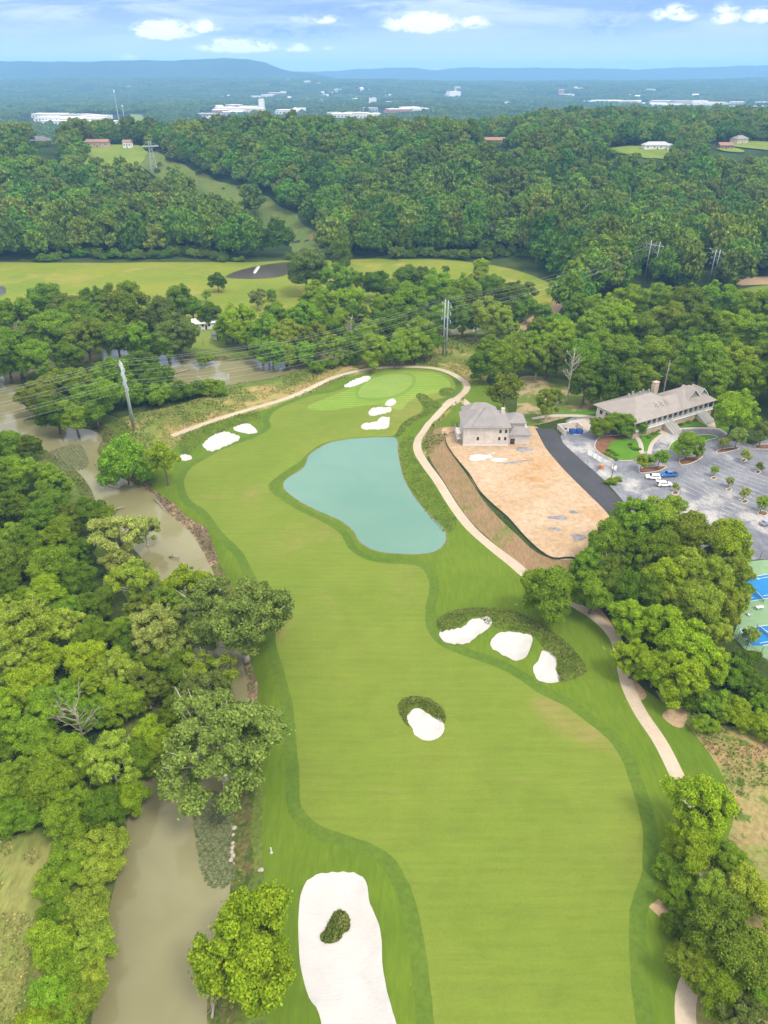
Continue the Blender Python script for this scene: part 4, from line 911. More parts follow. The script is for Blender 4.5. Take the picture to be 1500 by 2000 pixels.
# weeds, tall grass and reeds: leaf sprays no one could count
def spray(name, outline, n, size, mat, up=.5, hmax=.5, clump=None, dz=0.0):
    r = np.random.default_rng(len(name) * 13 + n)
    lo, hi = outline.min(0), outline.max(0)
    p = r.uniform(lo, hi, (n * 6, 2)); p = p[inside(outline, p[:, 0], p[:, 1])]
    if clump: p = p[vnoise(p[:, 0], p[:, 1], clump, 2.2) + .5 * vnoise(p[:, 0], p[:, 1], clump * .37, .7) > .05]
    p = p[:n]
    d1 = sdist(RIVER, p[:, 0], p[:, 1]); d2 = sdist(PATH, p[:, 0], p[:, 1]); p = p[(d1 > .4) & (d2 > .5)] if dz == 0 else p
    if name in ('tall_grass', 'weeds'):
        for q in [ROUGH, CUT] + Z['garden_rough'] + Z['side_lawn'] + Z['bare_patch'] + Z['clubhouse_ground']: p = p[~inside(q, p[:, 0], p[:, 1])]
    z = hfull(p[:, 0], p[:, 1]) + r.uniform(0, hmax, len(p)) + dz
    nr = unit(r.normal(size=(len(p), 3)) * .8 + np.array([0, 0, up]))
    return link_mesh(name, quads_mesh(name, leaf_quads(np.c_[p, z], nr, size, r, 1.8)), None, mat)
GRASSL = leaf_mat('tall_grass_leaf', (.22, .25, .055, 1), (.38, .34, .13, 1), 0, .2, .1)
WEEDL = leaf_mat('weed_leaf', (.11, .175, .024, 1), (.18, .24, .045, 1), 0, .2, .1)
FESCL = leaf_mat('fescue_leaf', (.12, .17, .024, 1), (.22, .24, .065, 1), 0, .2, .1)
tag(spray('tall_grass', Z['dry_grass'][0], 16000, .6, GRASSL, .4, .5, 13), kind='stuff')
tag(spray('weeds', Z['dry_grass'][0], 7000, .9, WEEDL, .6, .9, 9), kind='stuff')
tag(spray('weeds', BANK, 26000, .75, WEEDL, .6, .9, 6), kind='stuff')
tag(spray('weeds', Z['scrub_ground'][0], 5000, .5, WEEDL, .6, .6, 7), kind='stuff')
tag(spray('tall_grass', Z['river_field'][0], 4000, .5, GRASSL, .7, .25, 5), kind='stuff')
for q, n_ in zip(FESC + [ISLE], (4500, 1300, 2000, 1800, 2200, 300, 800)): tag(spray('fescue_grass', q, n_, .42, FESCL, .7, .3), kind='stuff')
TWIG = leaf_mat('dead_twig', (0.120, 0.087, 0.052, 1), (0.195, 0.147, 0.093, 1), 0, .05, .1)
for q in Z['eroded_bank'][:1]: tag(spray('bank_debris', q, 1100, .55, TWIG, .3, .5), kind='stuff')
# floating weed mats and gravel bars in the river
MATW = leaf_mat('water_weed_leaf', (.14, .18, .075, 1), (.21, .25, .125, 1), 0, .1, .1)
for q, n_ in (([(378, 1560), (420, 1545), (455, 1570), (452, 1640), (455, 1722), (405, 1728), (385, 1650)], 20000), ([(100, 880), (150, 868), (165, 880), (172, 910), (140, 925), (128, 945), (105, 900)], 6000), ([(45, 822), (72, 815), (78, 826), (55, 832)], 1200)):
    tag(spray('water_weeds', poly(q, ds=1, dz=-2), n_, .34, MATW, 1.6, .08, .22, .06), kind='stuff')
bar = poly([(92, 872), (150, 862), (165, 880), (170, 905), (150, 925), (128, 942), (100, 905)], ds=1, dz=-2)

# forests: instanced trees, one mass each
def low_tree(kind, n, size, seed, mat):
    me, C, Rd = crown_mesh('forest_crown_' + kind, kind, n, size, seed); me.materials.append(mat)
    return bpy.data.objects.new('forest_crown_' + kind, me)
FL = [leaf_mat('forest_leaf_a', (0.087, 0.185, 0.013, 1), (0.141, 0.265, 0.017, 1), .022, .2, .34), leaf_mat('forest_leaf_b', (0.119, 0.226, 0.014, 1), (0.180, 0.302, 0.020, 1), .022, .2, .3),
      leaf_mat('forest_leaf_c', (0.141, 0.217, 0.021, 1), (0.220, 0.302, 0.033, 1), .018, .2, .3)]
fcol = bpy.data.collections.new('forest_kinds')
for i, (k, m) in enumerate((('oak', 0), ('oak', 1), ('maple', 1), ('oak', 2), ('loose', 2), ('shrub', 0), ('oak', 0))):
    fcol.objects.link(low_tree(k, 5200, .95, 40 + i * 3, FL[m]))
VL = [leaf_mat('valley_leaf_a', (0.064, 0.126, 0.025, 1), (0.096, 0.175, 0.032, 1), .02, .1, .3), leaf_mat('valley_leaf_b', (0.083, 0.145, 0.029, 1), (0.125, 0.198, 0.040, 1), .02, .1, .3)]
def cluster_mesh(seed):
    r = np.random.default_rng(seed); qs = []
    for i in range(26):
        c = np.append(r.uniform(-32, 32, 2), r.uniform(6, 11)); R_ = r.uniform(3.5, 7)
        n = 110; d = unit(r.normal(size=(n, 3)) + np.array([0, 0, .5])); p = c + d * R_ * r.uniform(.8, 1.05, (n, 1)) * np.array([1, 1, .95])
        qs.append(leaf_quads(p, unit(d + r.normal(size=(n, 3)) * .35), 3.2, r, 1.3))
    return quads_mesh('canopy_cluster', np.concatenate(qs))
ccol = bpy.data.collections.new('canopy_kinds')
for i in range(5):
    me = cluster_mesh(i); me.materials.append(VL[i % 2]); ccol.objects.link(bpy.data.objects.new('canopy_cluster', me))
def scatter_object(name, pts, rot, scl, idx, coll):
    me = bpy.data.meshes.new(name); me.from_pydata([tuple(p) for p in pts], [], [])
    for an, ty, da in (('turn', 'FLOAT', rot), ('size', 'FLOAT_VECTOR', scl), ('pick', 'INT', idx)):
        a = me.attributes.new(an, ty, 'POINT'); a.data.foreach_set('vector' if ty == 'FLOAT_VECTOR' else 'value', np.asarray(da).ravel())
    o = link_mesh(name, me)
    g = bpy.data.node_groups.new(name, 'GeometryNodeTree')
    g.interface.new_socket('Geometry', in_out='INPUT', socket_type='NodeSocketGeometry'); g.interface.new_socket('Geometry', in_out='OUTPUT', socket_type='NodeSocketGeometry')
    gi = g.nodes.new('NodeGroupInput'); go = g.nodes.new('NodeGroupOutput')
    ci = g.nodes.new('GeometryNodeCollectionInfo'); ci.inputs['Collection'].default_value = coll; ci.inputs['Separate Children'].default_value = True; ci.inputs['Reset Children'].default_value = True
    ip = g.nodes.new('GeometryNodeInstanceOnPoints'); ip.inputs['Pick Instance'].default_value = True
    def attr(n, t):
        q = g.nodes.new('GeometryNodeInputNamedAttribute'); q.data_type = t; q.inputs['Name'].default_value = n; return q.outputs[0]
    cx_ = g.nodes.new('ShaderNodeCombineXYZ'); g.links.new(attr('turn', 'FLOAT'), cx_.inputs[2])
    g.links.new(gi.outputs[0], ip.inputs['Points']); g.links.new(ci.outputs[0], ip.inputs['Instance'])
    g.links.new(attr('pick', 'INT'), ip.inputs['Instance Index']); g.links.new(cx_.outputs[0], ip.inputs['Rotation']); g.links.new(attr('size', 'FLOAT_VECTOR'), ip.inputs['Scale'])
    g.links.new(ip.outputs[0], go.inputs[0])
    md = o.modifiers.new('scatter', 'NODES'); md.node_group = g
    return tag(o, kind='stuff')
def jgrid(x0, x1, y0, y1, s, r):
    gx, gy = np.meshgrid(np.arange(x0, x1, s), np.arange(y0, y1, s))
    gx = gx + (np.arange(gx.shape[0]) % 2)[:, None] * s / 2
    p = np.c_[gx.ravel(), gy.ravel()]; return p + r.uniform(-.38, .38, p.shape) * s
def infrust(p, margin=70): return np.abs(p[:, 0]) < (750 / F) * (p[:, 1] * cT + 60) + margin
CORR = np.array([march(x, y)[:2] for x, y in [(615, 497), (590, 470), (545, 432), (500, 400), (445, 380), (400, 365), (340, 335), (300, 320), (282, 300)]])
def near_line(p, line, w):
    d = np.full(len(p), 1e9)
    for (x1, y1), (x2, y2) in zip(line[:-1], line[1:]):
        e = np.array([x2 - x1, y2 - y1]); t = np.clip(((p - [x1, y1]) @ e) / (e @ e), 0, 1)
        d = np.minimum(d, np.hypot(*((p - [x1, y1]) - t[:, None] * e).T))
    return d < w
CLEAR = [(230, 288, 34), (215, 291, 22), (250, 300, 20), (262, 312, 12), (192, 287, 24), (80, 282, 17), (1232, 290, 22), (1262, 292, 18), (1290, 289, 18), (1452, 284, 24), (1485, 282, 30), (1416, 290, 12), (967, 283, 19), (1215, 292, 12)]
CLEARW = [(march(a, b)[:2], r_) for a, b, r_ in CLEAR]
VIEWS = [(165, 268, 268, 300), (283, 296, 312, 334), (60, 266, 104, 285), (942, 262, 994, 286), (1200, 280, 1312, 298), (1400, 262, 1530, 296), (500, 400, 560, 440), (560, 436, 628, 500), (425, 372, 470, 394), (392, 358, 425, 374), (1378, 492, 1406, 552), (1250, 520, 1280, 545)]
def blocks(p, h=24.0):
    """trees that would stand in front of an open slope, a house or a pylon: those slopes are kept clear"""
    z = hplain(p[:, 0], p[:, 1]); bad = np.zeros(len(p), bool)
    def pix(zz):
        dz = CAMZ - zz; dd = p[:, 1] * cT + dz * sT; return 750 + F * p[:, 0] / dd, 1000 + F * (-p[:, 1] * sT + dz * cT) / dd, F / dd
    X, Yt, k = pix(z + h); _, Yb, _ = pix(z)
    X_, Yt_, k_ = pix(z + 20.0)
    for vi, (x0, y0, x1, y1) in enumerate(VIEWS):
        thin = vi in (6, 7, 8, 9)       # the narrow clearing
        yh = march((x0 + x1) / 2, y0 + .62 * (y1 - y0))[1]
        if thin: bad |= (X_ > x0 - 2 * k) & (X_ < x1 + 1 * k) & (Yt_ < y1) & (Yb > y0) & (p[:, 1] < yh + 8)
        else: bad |= (X > x0 - 7 * k) & (X < x1 + 7 * k) & (Yt < y1) & (Yb > y0) & (p[:, 1] < yh + 8)
    return bad
def forest_points():
    r = np.random.default_rng(11)
    p = np.vstack([jgrid(-520, 560, 541, 900, 12.8, r), jgrid(-800, 800, 900, 1330, 12.5, r)])
    p = p[infrust(p)]
    edge = 541 + 10 * np.sin(p[:, 0] / 37) + 6 * np.sin(p[:, 0] / 13)
    ok = p[:, 1] > edge
    ok &= ~near_line(p, CORR, 13)
    ok &= ~blocks(p)
    for (x, y), q in CLEARW: ok &= np.hypot(p[:, 0] - x, p[:, 1] - y) > q
    ok &= ~((vnoise(p[:, 0], p[:, 1], 170, 4) > .62) & (p[:, 1] > 860) & (p[:, 0] > 60))
    for q in Z['meadow'] + Z['dirt_track'] + Z['far_field'] + Z['sandy_patch']: ok &= sdist(q, p[:, 0], p[:, 1]) > 2
    return p[ok]
def wood_points():
    """the flat wood at the foot of the hill, beyond the rows that stand one by one"""
    r = np.random.default_rng(5)
    q1 = poly([(1060, 620), (1140, 560), (1060, 530), (1120, 500), (1750, 480), (1750, 640), (1480, 572), (1180, 575), (1100, 625)], ds=6)
    p = jgrid(60, 520, 330, 560, 9.5, r); p = p[inside(q1, p[:, 0], p[:, 1])]
    for n_ in ('meadow', 'dirt_track', 'far_field', 'sandy_patch'):
        for q in Z[n_]: p = p[sdist(q, p[:, 0], p[:, 1]) > 3]
    # woods to either side, beyond the frame edge
    s1 = jgrid(-330, -120, 130, 330, 11, r); s1 = s1[np.abs(s1[:, 0]) > (790 / F) * (s1[:, 1] * cT + 60)]
    s2 = jgrid(150, 420, 235, 420, 11, r); s2 = s2[s2[:, 0] > (800 / F) * (s2[:, 1] * cT + 60)]
    p = np.vstack([p, s1, s2])
    p = p[~blocks(p, 16)]
    return p[(sdist(RIVER, p[:, 0], p[:, 1]) > 3)]
for name, p in (('hillside_forest', forest_points()), ('valley_wood', wood_points())):
    r = np.random.default_rng(3); n = len(p)
    z = hplain(p[:, 0], p[:, 1]) - .8
    s = r.uniform(.95, 1.75, n) * np.where(p[:, 1] < 720, 1.15, 1)
    scatter_object(name, np.c_[p, z], r.uniform(0, 6.28, n), np.c_[s, s, s * r.uniform(.85, 1.15, n) * np.where(p[:, 1] < 600, 1.2, 1)], r.integers(0, 7, n), fcol)
    print(name, n)
# low growth along the forest foot and in the clearing
p = jgrid(-430, 300, 520, 560, 5.2, rng); e = 538 + 10 * np.sin(p[:, 0] / 37) + 6 * np.sin(p[:, 0] / 13)
p = p[(np.abs(p[:, 1] - e) < 5)]
for q in Z['meadow'] + Z['dirt_track']: p = p[sdist(q, p[:, 0], p[:, 1]) > 0]
c2 = np.vstack([CORR[i] + (CORR[i + 1] - CORR[i]) * t + rng.uniform(-11, 11, 2) for i in range(len(CORR) - 1) for t in np.linspace(0, 1, 22)])
p = np.vstack([p, c2[rng.random(len(c2)) < .12]]); n = len(p); s = np.where(p[:, 1] < 556, rng.uniform(.35, .8, n), rng.uniform(.15, .42, n))
hx_ = np.array([(CLEARW[k][0][0] + rng.uniform(-22, 22), CLEARW[k][0][1] - rng.uniform(13, 62)) for k in (5, 12) for _ in range(46)])
p = np.vstack([p, hx_]); n = len(p); s = np.concatenate([s, rng.uniform(.25, .5, len(hx_))])
scatter_object('hill_scrub', np.c_[p, hplain(p[:, 0], p[:, 1]) - .3], rng.uniform(0, 6.28, n), np.c_[s, s, s * .75], rng.integers(0, 7, n), fcol)
# the clearing itself
cm = ground_mat('clearing_grass', (.10, .15, .032, 1), (.13, .165, .042, 1), .06, (.21, .165, .085, 1), .07, (.55, .7), .6, .3)
def drape(name, line, w, mat, dz=.35, n=6):
    ln = resample(np.array(line), 6, False); t = np.gradient(ln, axis=0); t /= np.hypot(*t.T)[:, None]; nn = np.c_[-t[:, 1], t[:, 0]]
    V = []; f = []
    for k in range(n + 1):
        q = ln + nn * w * (k / n - .5) * (1 + .12 * np.sin(np.arange(len(ln)) * .9 + k))[:, None]; V += np.c_[q, hplain(q[:, 0], q[:, 1]) + dz].tolist()
    m = len(ln)
    for k in range(n):
        for i in range(m - 1): f.append((k * m + i, k * m + i + 1, (k + 1) * m + i + 1, (k + 1) * m + i))
    me = bpy.data.meshes.new(name); me.from_pydata(V, [], f); me.shade_smooth()
    return tag(link_mesh(name, me, None, mat), kind='structure')
drape('clearing', CORR, 27, cm)
def disc(name, c, rx, ry, mat, dz=.6):
    V = []; f = []; rings = 6; sg = 28
    for k in range(rings + 1):
        for j in range(sg):
            a = 2 * math.pi * j / sg; rr = k / rings * (1 + .12 * math.sin(3 * a + c[0]))
            V.append((c[0] + rx * rr * math.cos(a), c[1] + ry * rr * math.sin(a)))
    V = np.array(V); Zz = hplain(V[:, 0], V[:, 1]) + dz
    for k in range(rings):
        for j in range(sg): f.append((k * sg + j, k * sg + (j + 1) % sg, (k + 1) * sg + (j + 1) % sg, (k + 1) * sg + j))
    me = bpy.data.meshes.new(name); me.from_pydata(np.c_[V, Zz].tolist(), [], f); me.shade_smooth()
    return tag(link_mesh(name, me, None, mat), kind='structure')
for n_, (c, q) in enumerate(CLEARW):
    if n_ in (5, 12): continue
    disc('hill_lawn', (c[0], c[1] - q * .75), q * 1.05, q * 1.55, MAT['lawn_yellow'], .6 + .05 * n_)

def hip(m, x0, x1, y0, y1, z, rise, over=.5, gable=False, th=.22):
    """hip roof over a rectangle, with a fascia"""
    x0 -= over; x1 += over; y0 -= over; y1 += over
    w, d = x1 - x0, y1 - y0; k = 0 if gable else min(w, d) / 2
    if w >= d: r0, r1 = (x0 + k, (y0 + y1) / 2, z + rise), (x1 - k, (y0 + y1) / 2, z + rise)
    else: r0, r1 = ((x0 + x1) / 2, y0 + k, z + rise), ((x0 + x1) / 2, y1 - k, z + rise)
    a, b, c, d_ = (x0, y0, z), (x1, y0, z), (x1, y1, z), (x0, y1, z)
    if w >= d: m.face([a, b, r1, r0]); m.face([b, c, r1]); m.face([c, d_, r0, r1]); m.face([d_, a, r0])
    else: m.face([a, b, r0]); m.face([b, c, r1, r0]); m.face([c, d_, r1]); m.face([d_, a, r0, r1])
    e = [(p[0], p[1], z - th) for p in (a, b, c, d_)]; t = [a, b, c, d_]
    for i in range(4): m.face([e[i], e[(i + 1) % 4], t[(i + 1) % 4], t[i]])
    m.face(e[::-1])
    return m
# far valley: canopy clusters
TOWN = []
def far_pt(px_, py_): 
    x, y, z = march(px_, py_, 1300, 12000); return x, y, z
FIELD = [((1178, 233), (1365, 238)), ((250, 226), (285, 238))]
BLD = [  # px, py of the base, width m, depth m, height m, colour
 (120, 236, 120, 60, 9, 'w'), (165, 238, 110, 60, 9, 'b'), (100, 229, 90, 50, 9, 'w'), (150, 230, 80, 45, 8, 'g'), (190, 233, 70, 50, 9, 'w'), (195, 244, 90, 50, 8, 'b'), (115, 243, 80, 40, 8, 'w'), (270, 246, 70, 40, 7, 'w'), (290, 249, 50, 30, 7, 'w'),
 (440, 218, 60, 50, 12, 'w'), (458, 213, 50, 40, 12, 'r'), (470, 220, 70, 50, 14, 'w'), (488, 216, 60, 50, 12, 'w'), (500, 221, 55, 45, 13, 'b'), (512, 217, 16, 16, 34, 'w'), (430, 222, 40, 40, 10, 'r'), (455, 225, 60, 40, 9, 'g'), (405, 228, 50, 40, 8, 'g'), (420, 236, 40, 30, 8, 'w'), (565, 222, 70, 50, 10, 'w'), (585, 219, 40, 40, 10, 'w'),
 (525, 190, 60, 60, 12, 'w'), (540, 187, 80, 60, 14, 'r'), (555, 184, 40, 50, 12, 'w'), (500, 192, 50, 40, 10, 'w'),
 (650, 226, 50, 40, 8, 'g'), (668, 229, 60, 40, 9, 'w'), (690, 228, 50, 35, 10, 'w'), (705, 230, 40, 40, 12, 'w'), (722, 229, 60, 40, 9, 'w'), (728, 203, 30, 30, 20, 'w'), (722, 217, 50, 40, 9, 'g'),
 (780, 220, 80, 50, 10, 'r'), (800, 218, 60, 50, 12, 'w'), (820, 219, 50, 40, 10, 'w'), (765, 203, 50, 30, 8, 'w'), (985, 204, 60, 30, 8, 'w'),
 (885, 192, 60, 80, 30, 'w'), (893, 178, 30, 40, 22, 'b'), (1095, 187, 30, 40, 28, 'r'), (1107, 189, 70, 40, 12, 'w'),
 (1155, 203, 120, 60, 10, 'w'), (1185, 201, 130, 60, 10, 'w'), (1215, 202, 120, 50, 10, 'b'), (1265, 207, 140, 70, 10, 'w'), (1300, 209, 130, 60, 10, 'w'), (1290, 203, 80, 50, 12, 'g'), (1330, 204, 70, 50, 14, 'g'), (1362, 204, 70, 50, 14, 'w'), (1395, 205, 90, 50, 10, 'w'), (1420, 213, 90, 40, 9, 'w'), (1450, 214, 60, 40, 9, 'w'), (1478, 213, 80, 40, 9, 'w'), (1440, 204, 60, 40, 10, 'b'), (1490, 205, 60, 40, 10, 'g'),
 (1270, 178, 50, 40, 10, 'w'), (1130, 176, 40, 40, 10, 'w'), (660, 178, 40, 40, 10, 'w'), (600, 162, 40, 40, 12, 'w'), (560, 158, 60, 40, 12, 'w'), (250, 172, 40, 40, 10, 'g'), (1390, 172, 50, 40, 10, 'w')]
TM = {'w': plain('pale_cladding', (.80, .79, .77, 1), .7), 'b': plain('beige_cladding', (.66, .58, .48, 1), .7), 'g': plain('grey_cladding', (.42, .43, .46, 1), .7), 'r': plain('brick_red_cladding', (.42, .20, .15, 1), .8)}
ROOFW = plain('flat_white_roof', (.84, .84, .85, 1), .7); ROOFG = plain('flat_grey_roof', (.5, .5, .52, 1), .8)
WIN = plain('dark_window', (.035, .04, .05, 1), .15, 0, .1, 1, .6)
BL = []
for i, (a, b, w, d, h, c) in enumerate(BLD):
    x, y, z = far_pt(a, b); TOWN.append((x, y, max(w, d) * .75))
    h2 = h; rz = random.uniform(-.25, .25)
    root = empty('town_tower' if h > 20 else 'town_building', (x, y, z - 1), rz)
    m = MB().box(-w / 2, w / 2, -d / 2, d / 2, 0, h2 + 1)
    if w > 55: m.box(-w * .5 - 9, -w * .5, -d * .3, d * .4, 0, h2 * .7)
    m.build('wall', TM[c], root)
    rf = MB().box(-w / 2 - .6, w / 2 + .6, -d / 2 - .6, d / 2 + .6, h2 + 1, h2 + 2)
    for q in range(3): u0 = random.uniform(-.4, .3) * w; v0 = random.uniform(-.35, .25) * d; rf.box(u0, u0 + 4, v0, v0 + 4, h2 + 2, h2 + 3.6)
    rf.build('roof', ROOFG if c == 'g' and i % 2 else ROOFW, root)
    wn = MB(); nb = max(2, int(w / 9))
    for q in range(nb): xx = -w / 2 + w * (q + .5) / nb; wn.box(xx - 1.8, xx + 1.8, -d / 2 - .15, -d / 2 + .2, 2.5, min(h2 - 1, 6))
    wn.build('window', WIN, root)
    BL.append([x, y, w, h, c, root])
CN = {'w': 'white', 'b': 'beige', 'g': 'grey', 'r': 'brick red'}
grp = {}
for q in BL:
    x, y, w, h, c, root = q
    where = 'in the warehouse estate' if x < -700 and y < 3600 else 'in the valley shopping district' if x < -150 and y < 4700 else 'on the slope below the mountains' if y > 4500 else 'in the cluster beyond the forest crest' if x < 900 else 'in the industrial row'
    grp.setdefault((('tall ' if h > 20 else 'long low ' if w >= 80 else 'small low '), c, where), []).append(q)
for (sz, c, where), l in grp.items():
    l.sort(key=lambda q: math.hypot(q[0], q[1]))
    for i, q in enumerate(l):
        lab = f"{sz}{CN[c]} building {where}"
        if len(l) > 1: lab = f"{ORD[i]} {lab}, counting outwards"
        tag(q[5], lab, 'building', 'town buildings in the hazy valley')
hm_ = MB().box(-9, 9, -5.5, 5.5, 0, 6); hip(hm_, -9, 9, -5.5, 5.5, 6.02, 3.2, .6, True)
HME = hm_.mesh('valley_house'); HME.materials.append(TM['w'])
rv = random.Random(21)
for i in range(64):
    a = rv.choice([rv.uniform(20, 1480), rv.gauss(520, 90), rv.gauss(1250, 130), rv.gauss(700, 80)]); b_ = rv.uniform(163, 214)
    try: x, y, z = far_pt(a, b_)
    except Exception: continue
    if y > 6300 or y < 1700: continue
    o = link_mesh('valley_house', HME); k_ = rv.uniform(1.0, 2.0); o.location = (x, y, z - .5); o.rotation_euler = (0, 0, rv.uniform(-.6, .6)); o.scale = (k_, k_, rv.uniform(.9, 1.3))
    tag(o, 'tiny pale house speck scattered among the hazy valley trees', 'house', 'tiny scattered houses of the hazy valley'); TOWN.append((x, y, 4))
pf = []
def far_quad(name, pts, mat):
    w = []
    for a, b in pts: x, y, z = far_pt(a, b); w.append((x, y))
    w = dense(np.array(w), 40); 
    c = w.mean(0); V = [(c[0], c[1], hp1(*c) + 1.5)] + [(x, y, hp1(x, y) + 1.5) for x, y in w]
    me = bpy.data.meshes.new(name); me.from_pydata(V, [], [(0, i + 1, (i + 1) % len(w) + 1) for i in range(len(w))]); me.shade_smooth()
    pf.append(w); return tag(link_mesh(name, me, None, mat), kind='structure')
far_quad('valley_field', [(1172, 240), (1190, 230), (1360, 231), (1368, 241)], MAT['lawn_yellow'])
far_quad('valley_field', [(248, 240), (256, 224), (278, 226), (288, 240)], MAT['lawn_yellow'])
far_quad('valley_lot', [(80, 240), (95, 226), (205, 226), (212, 240)], MAT['concrete'])
far_quad('valley_lot', [(425, 222), (450, 207), (512, 212), (515, 222)], MAT['concrete'])
far_quad('valley_road', [(874, 196), (884, 174), (896, 174), (896, 196)], MAT['concrete'])
far_quad('valley_lot', [(1250, 209), (1270, 202), (1400, 204), (1410, 209)], MAT['concrete'])
def canopy_points():
    r = np.random.default_rng(8)
    p = np.vstack([jgrid(-1700, 1700, 1330, 3000, 44, r), jgrid(-4200, 4200, 3000, 6700, 68, r)])
    p = p[infrust(p, 120)]
    ok = np.ones(len(p), bool)
    for x, y, q in TOWN:
        ok &= np.hypot(p[:, 0] - x, p[:, 1] - y) > q + 26
        ok &= ~((np.abs(p[:, 0] - x) < q * .6 + 20) & (p[:, 1] < y) & (p[:, 1] > y - 260))      # low ground in front of each
    for q in pf: ok &= sdist(q, p[:, 0], p[:, 1], 100) > 34
    ok &= vnoise(p[:, 0], p[:, 1], 210, 1) < .8
    return p[ok]
p = canopy_points(); n = len(p); s = np.where(p[:, 1] > 3000, rng.uniform(1.2, 1.7, n), rng.uniform(.9, 1.2, n))
scatter_object('valley_forest', np.c_[p, hplain(p[:, 0], p[:, 1]) - 2], rng.uniform(0, 6.28, n), np.c_[s, s, rng.uniform(.9, 1.3, n)], rng.integers(0, 5, n), ccol); print('canopy', n)

# ------------------------------------------------------------------ houses
def roof_mat(name, c): return ground_mat(name, c, tuple(x * .88 for x in c[:3]) + (1,), .3, None, .1, (.5, .7), 2.2, .14, stretch=(.4, 1, 6), bstr=.2)
SHINGLE = roof_mat('grey_shingle', (.30, .285, .285, 1)); BROWNSH = roof_mat('brown_shingle', (.33, .30, .285, 1)); REDSH = roof_mat('rust_shingle', (.34, .20, .16, 1)); DARKSH = roof_mat('dark_shingle', (.20, .20, .22, 1))
def brick_mat(name, a, b, mortar):
    m, nt, bs = new_mat(name); a, b, mortar = sc(a), sc(b), sc(mortar)
    tcx = nt.nodes.new('ShaderNodeTexCoord')
    mp = nt.nodes.new('ShaderNodeMapping'); mp.inputs['Rotation'].default_value = (math.pi / 2, 0, 0); nt.links.new(tcx.outputs['Object'], mp.inputs[0])
    br = nt.nodes.new('ShaderNodeTexBrick'); br.inputs['Scale'].default_value = 1.6; br.inputs['Color1'].default_value = a; br.inputs['Color2'].default_value = b; br.inputs['Mortar'].default_value = mortar
    br.inputs['Brick Width'].default_value = .8; br.inputs['Row Height'].default_value = .26; br.inputs['Mortar Size'].default_value = .02
    nt.links.new(mp.outputs[0], br.inputs['Vector'])
    k = mixc(nt, ramp(nt, noise_node(nt, tcx.outputs['Object'], .35, 5, .65), .3, .7), (.82, .82, .82, 1), (1.12, 1.1, 1.08, 1))
    nt.links.new(mixc(nt, 1.0, br.outputs['Color'], k, 'MULTIPLY'), bs.inputs['Base Color']); bs.inputs['Roughness'].default_value = .9
    return m
PALEBRICK = brick_mat('pale_brick', (.66, .60, .565, 1), (.59, .53, .50, 1), (.68, .655, .63, 1)); TANBRICK = brick_mat('tan_brick', (.50, .38, .29, 1), (.42, .31, .24, 1), (.5, .46, .42, 1)); REDBRICK = brick_mat('red_brick', (.34, .17, .12, 1), (.28, .14, .10, 1), (.4, .36, .33, 1))
WHITE = plain('white_paint', (.80, .80, .79, 1), .5, 0, .04); TRIM = plain('trim_paint', (.72, .68, .64, 1), .6, 0, .05); STEELG = plain('galvanised_steel', (.50, .54, .56, 1), .45, .5, .1)
def window(root, x, z, w, h, y, frame=None, axis='y', s=-1):
    """one window: frame proud of the wall, pane inside it"""
    f = MB(); g = MB(); t = .09
    if axis == 'y':
        for a in ((x - w / 2 - t, x - w / 2, z - t, z + h + t), (x + w / 2, x + w / 2 + t, z - t, z + h + t), (x - w / 2, x + w / 2, z - t, z), (x - w / 2, x + w / 2, z + h, z + h + t)): f.box(a[0], a[1], min(y, y + s * .06), max(y, y + s * .06), a[2], a[3])
        g.box(x - w / 2, x + w / 2, min(y, y + s * .03), max(y, y + s * .03), z, z + h)
    else:
        for a in ((x - w / 2 - t, x - w / 2, z - t, z + h + t), (x + w / 2, x + w / 2 + t, z - t, z + h + t), (x - w / 2, x + w / 2, z - t, z), (x - w / 2, x + w / 2, z + h, z + h + t)): f.box(min(y, y + s * .06), max(y, y + s * .06), a[0], a[1], a[2], a[3])
        g.box(min(y, y + s * .03), max(y, y + s * .03), x - w / 2, x + w / 2, z, z + h)
    o = f.build('window', frame or TRIM, root); g.build('pane', WIN, o); return o

# brick house under construction. front left corner stands at 28,228
hx, hy = 28.2, 229.0
root = empty('brick_house', (hx, hy, 2.0), 0.0, 'pale brick two-storey house with grey hip roof standing on the dirt pad', 'house')
w = MB().box(0, 16, 0, 13, -.6, 7.2).box(16, 24, 1.2, 11, -.6, 3.7).box(16, 22.5, 5, 12.6, 3.7, 6.6).box(1.2, 13, 13, 17.5, -.6, 7.2)
w.build('wall', PALEBRICK, root)
rf = MB(); hip(rf, 0, 16, 0, 13, 7.25, 4.3, .7); hip(rf, 1.2, 13, 9.5, 17.5, 7.25, 3.7, .7); hip(rf, 16.4, 24, 1.2, 5.4, 3.75, 2.2, .5); hip(rf, 16.4, 22.5, 5, 12.6, 6.65, 2.2, .5); hip(rf, 3, 13, -.0, 11, 7.6, 4.6, .4)
rf.build('roof', SHINGLE, root)
fo = MB().box(-.12, 16.12, -.12, 0, -.6, .5); fo.build('footing', TRIM, root)
for x, z in ((13.0, 4.9), (15.0, 4.9), (5.2, 2.1), (12.8, 2.1), (14.9, 2.1)): window(root, x, z, .85, 1.35, 0)
for y in (3, 8): window(root, y, 4.8, .9, 1.4, 0, None, 'x', -1)
MB().box(17, 18.6, 1.08, 1.2, 0, 2.2).build('door', WIN, root)
MB().box(14.2, 15.4, 8.5, 9.6, 7.0, 10.6).build('chimney', PALEBRICK, root)
sc_ = empty('scaffold', (hx - 1.6, hy + 1, 2.0), 0, 'thin scaffold and planks against the end wall of the unfinished house', 'scaffold')
f = MB()
for x in (-.6, .8):
    for y in (0, 3, 6, 9): f.tube([(x, y, -.3), (x, y, 4.6)], .05, 5)
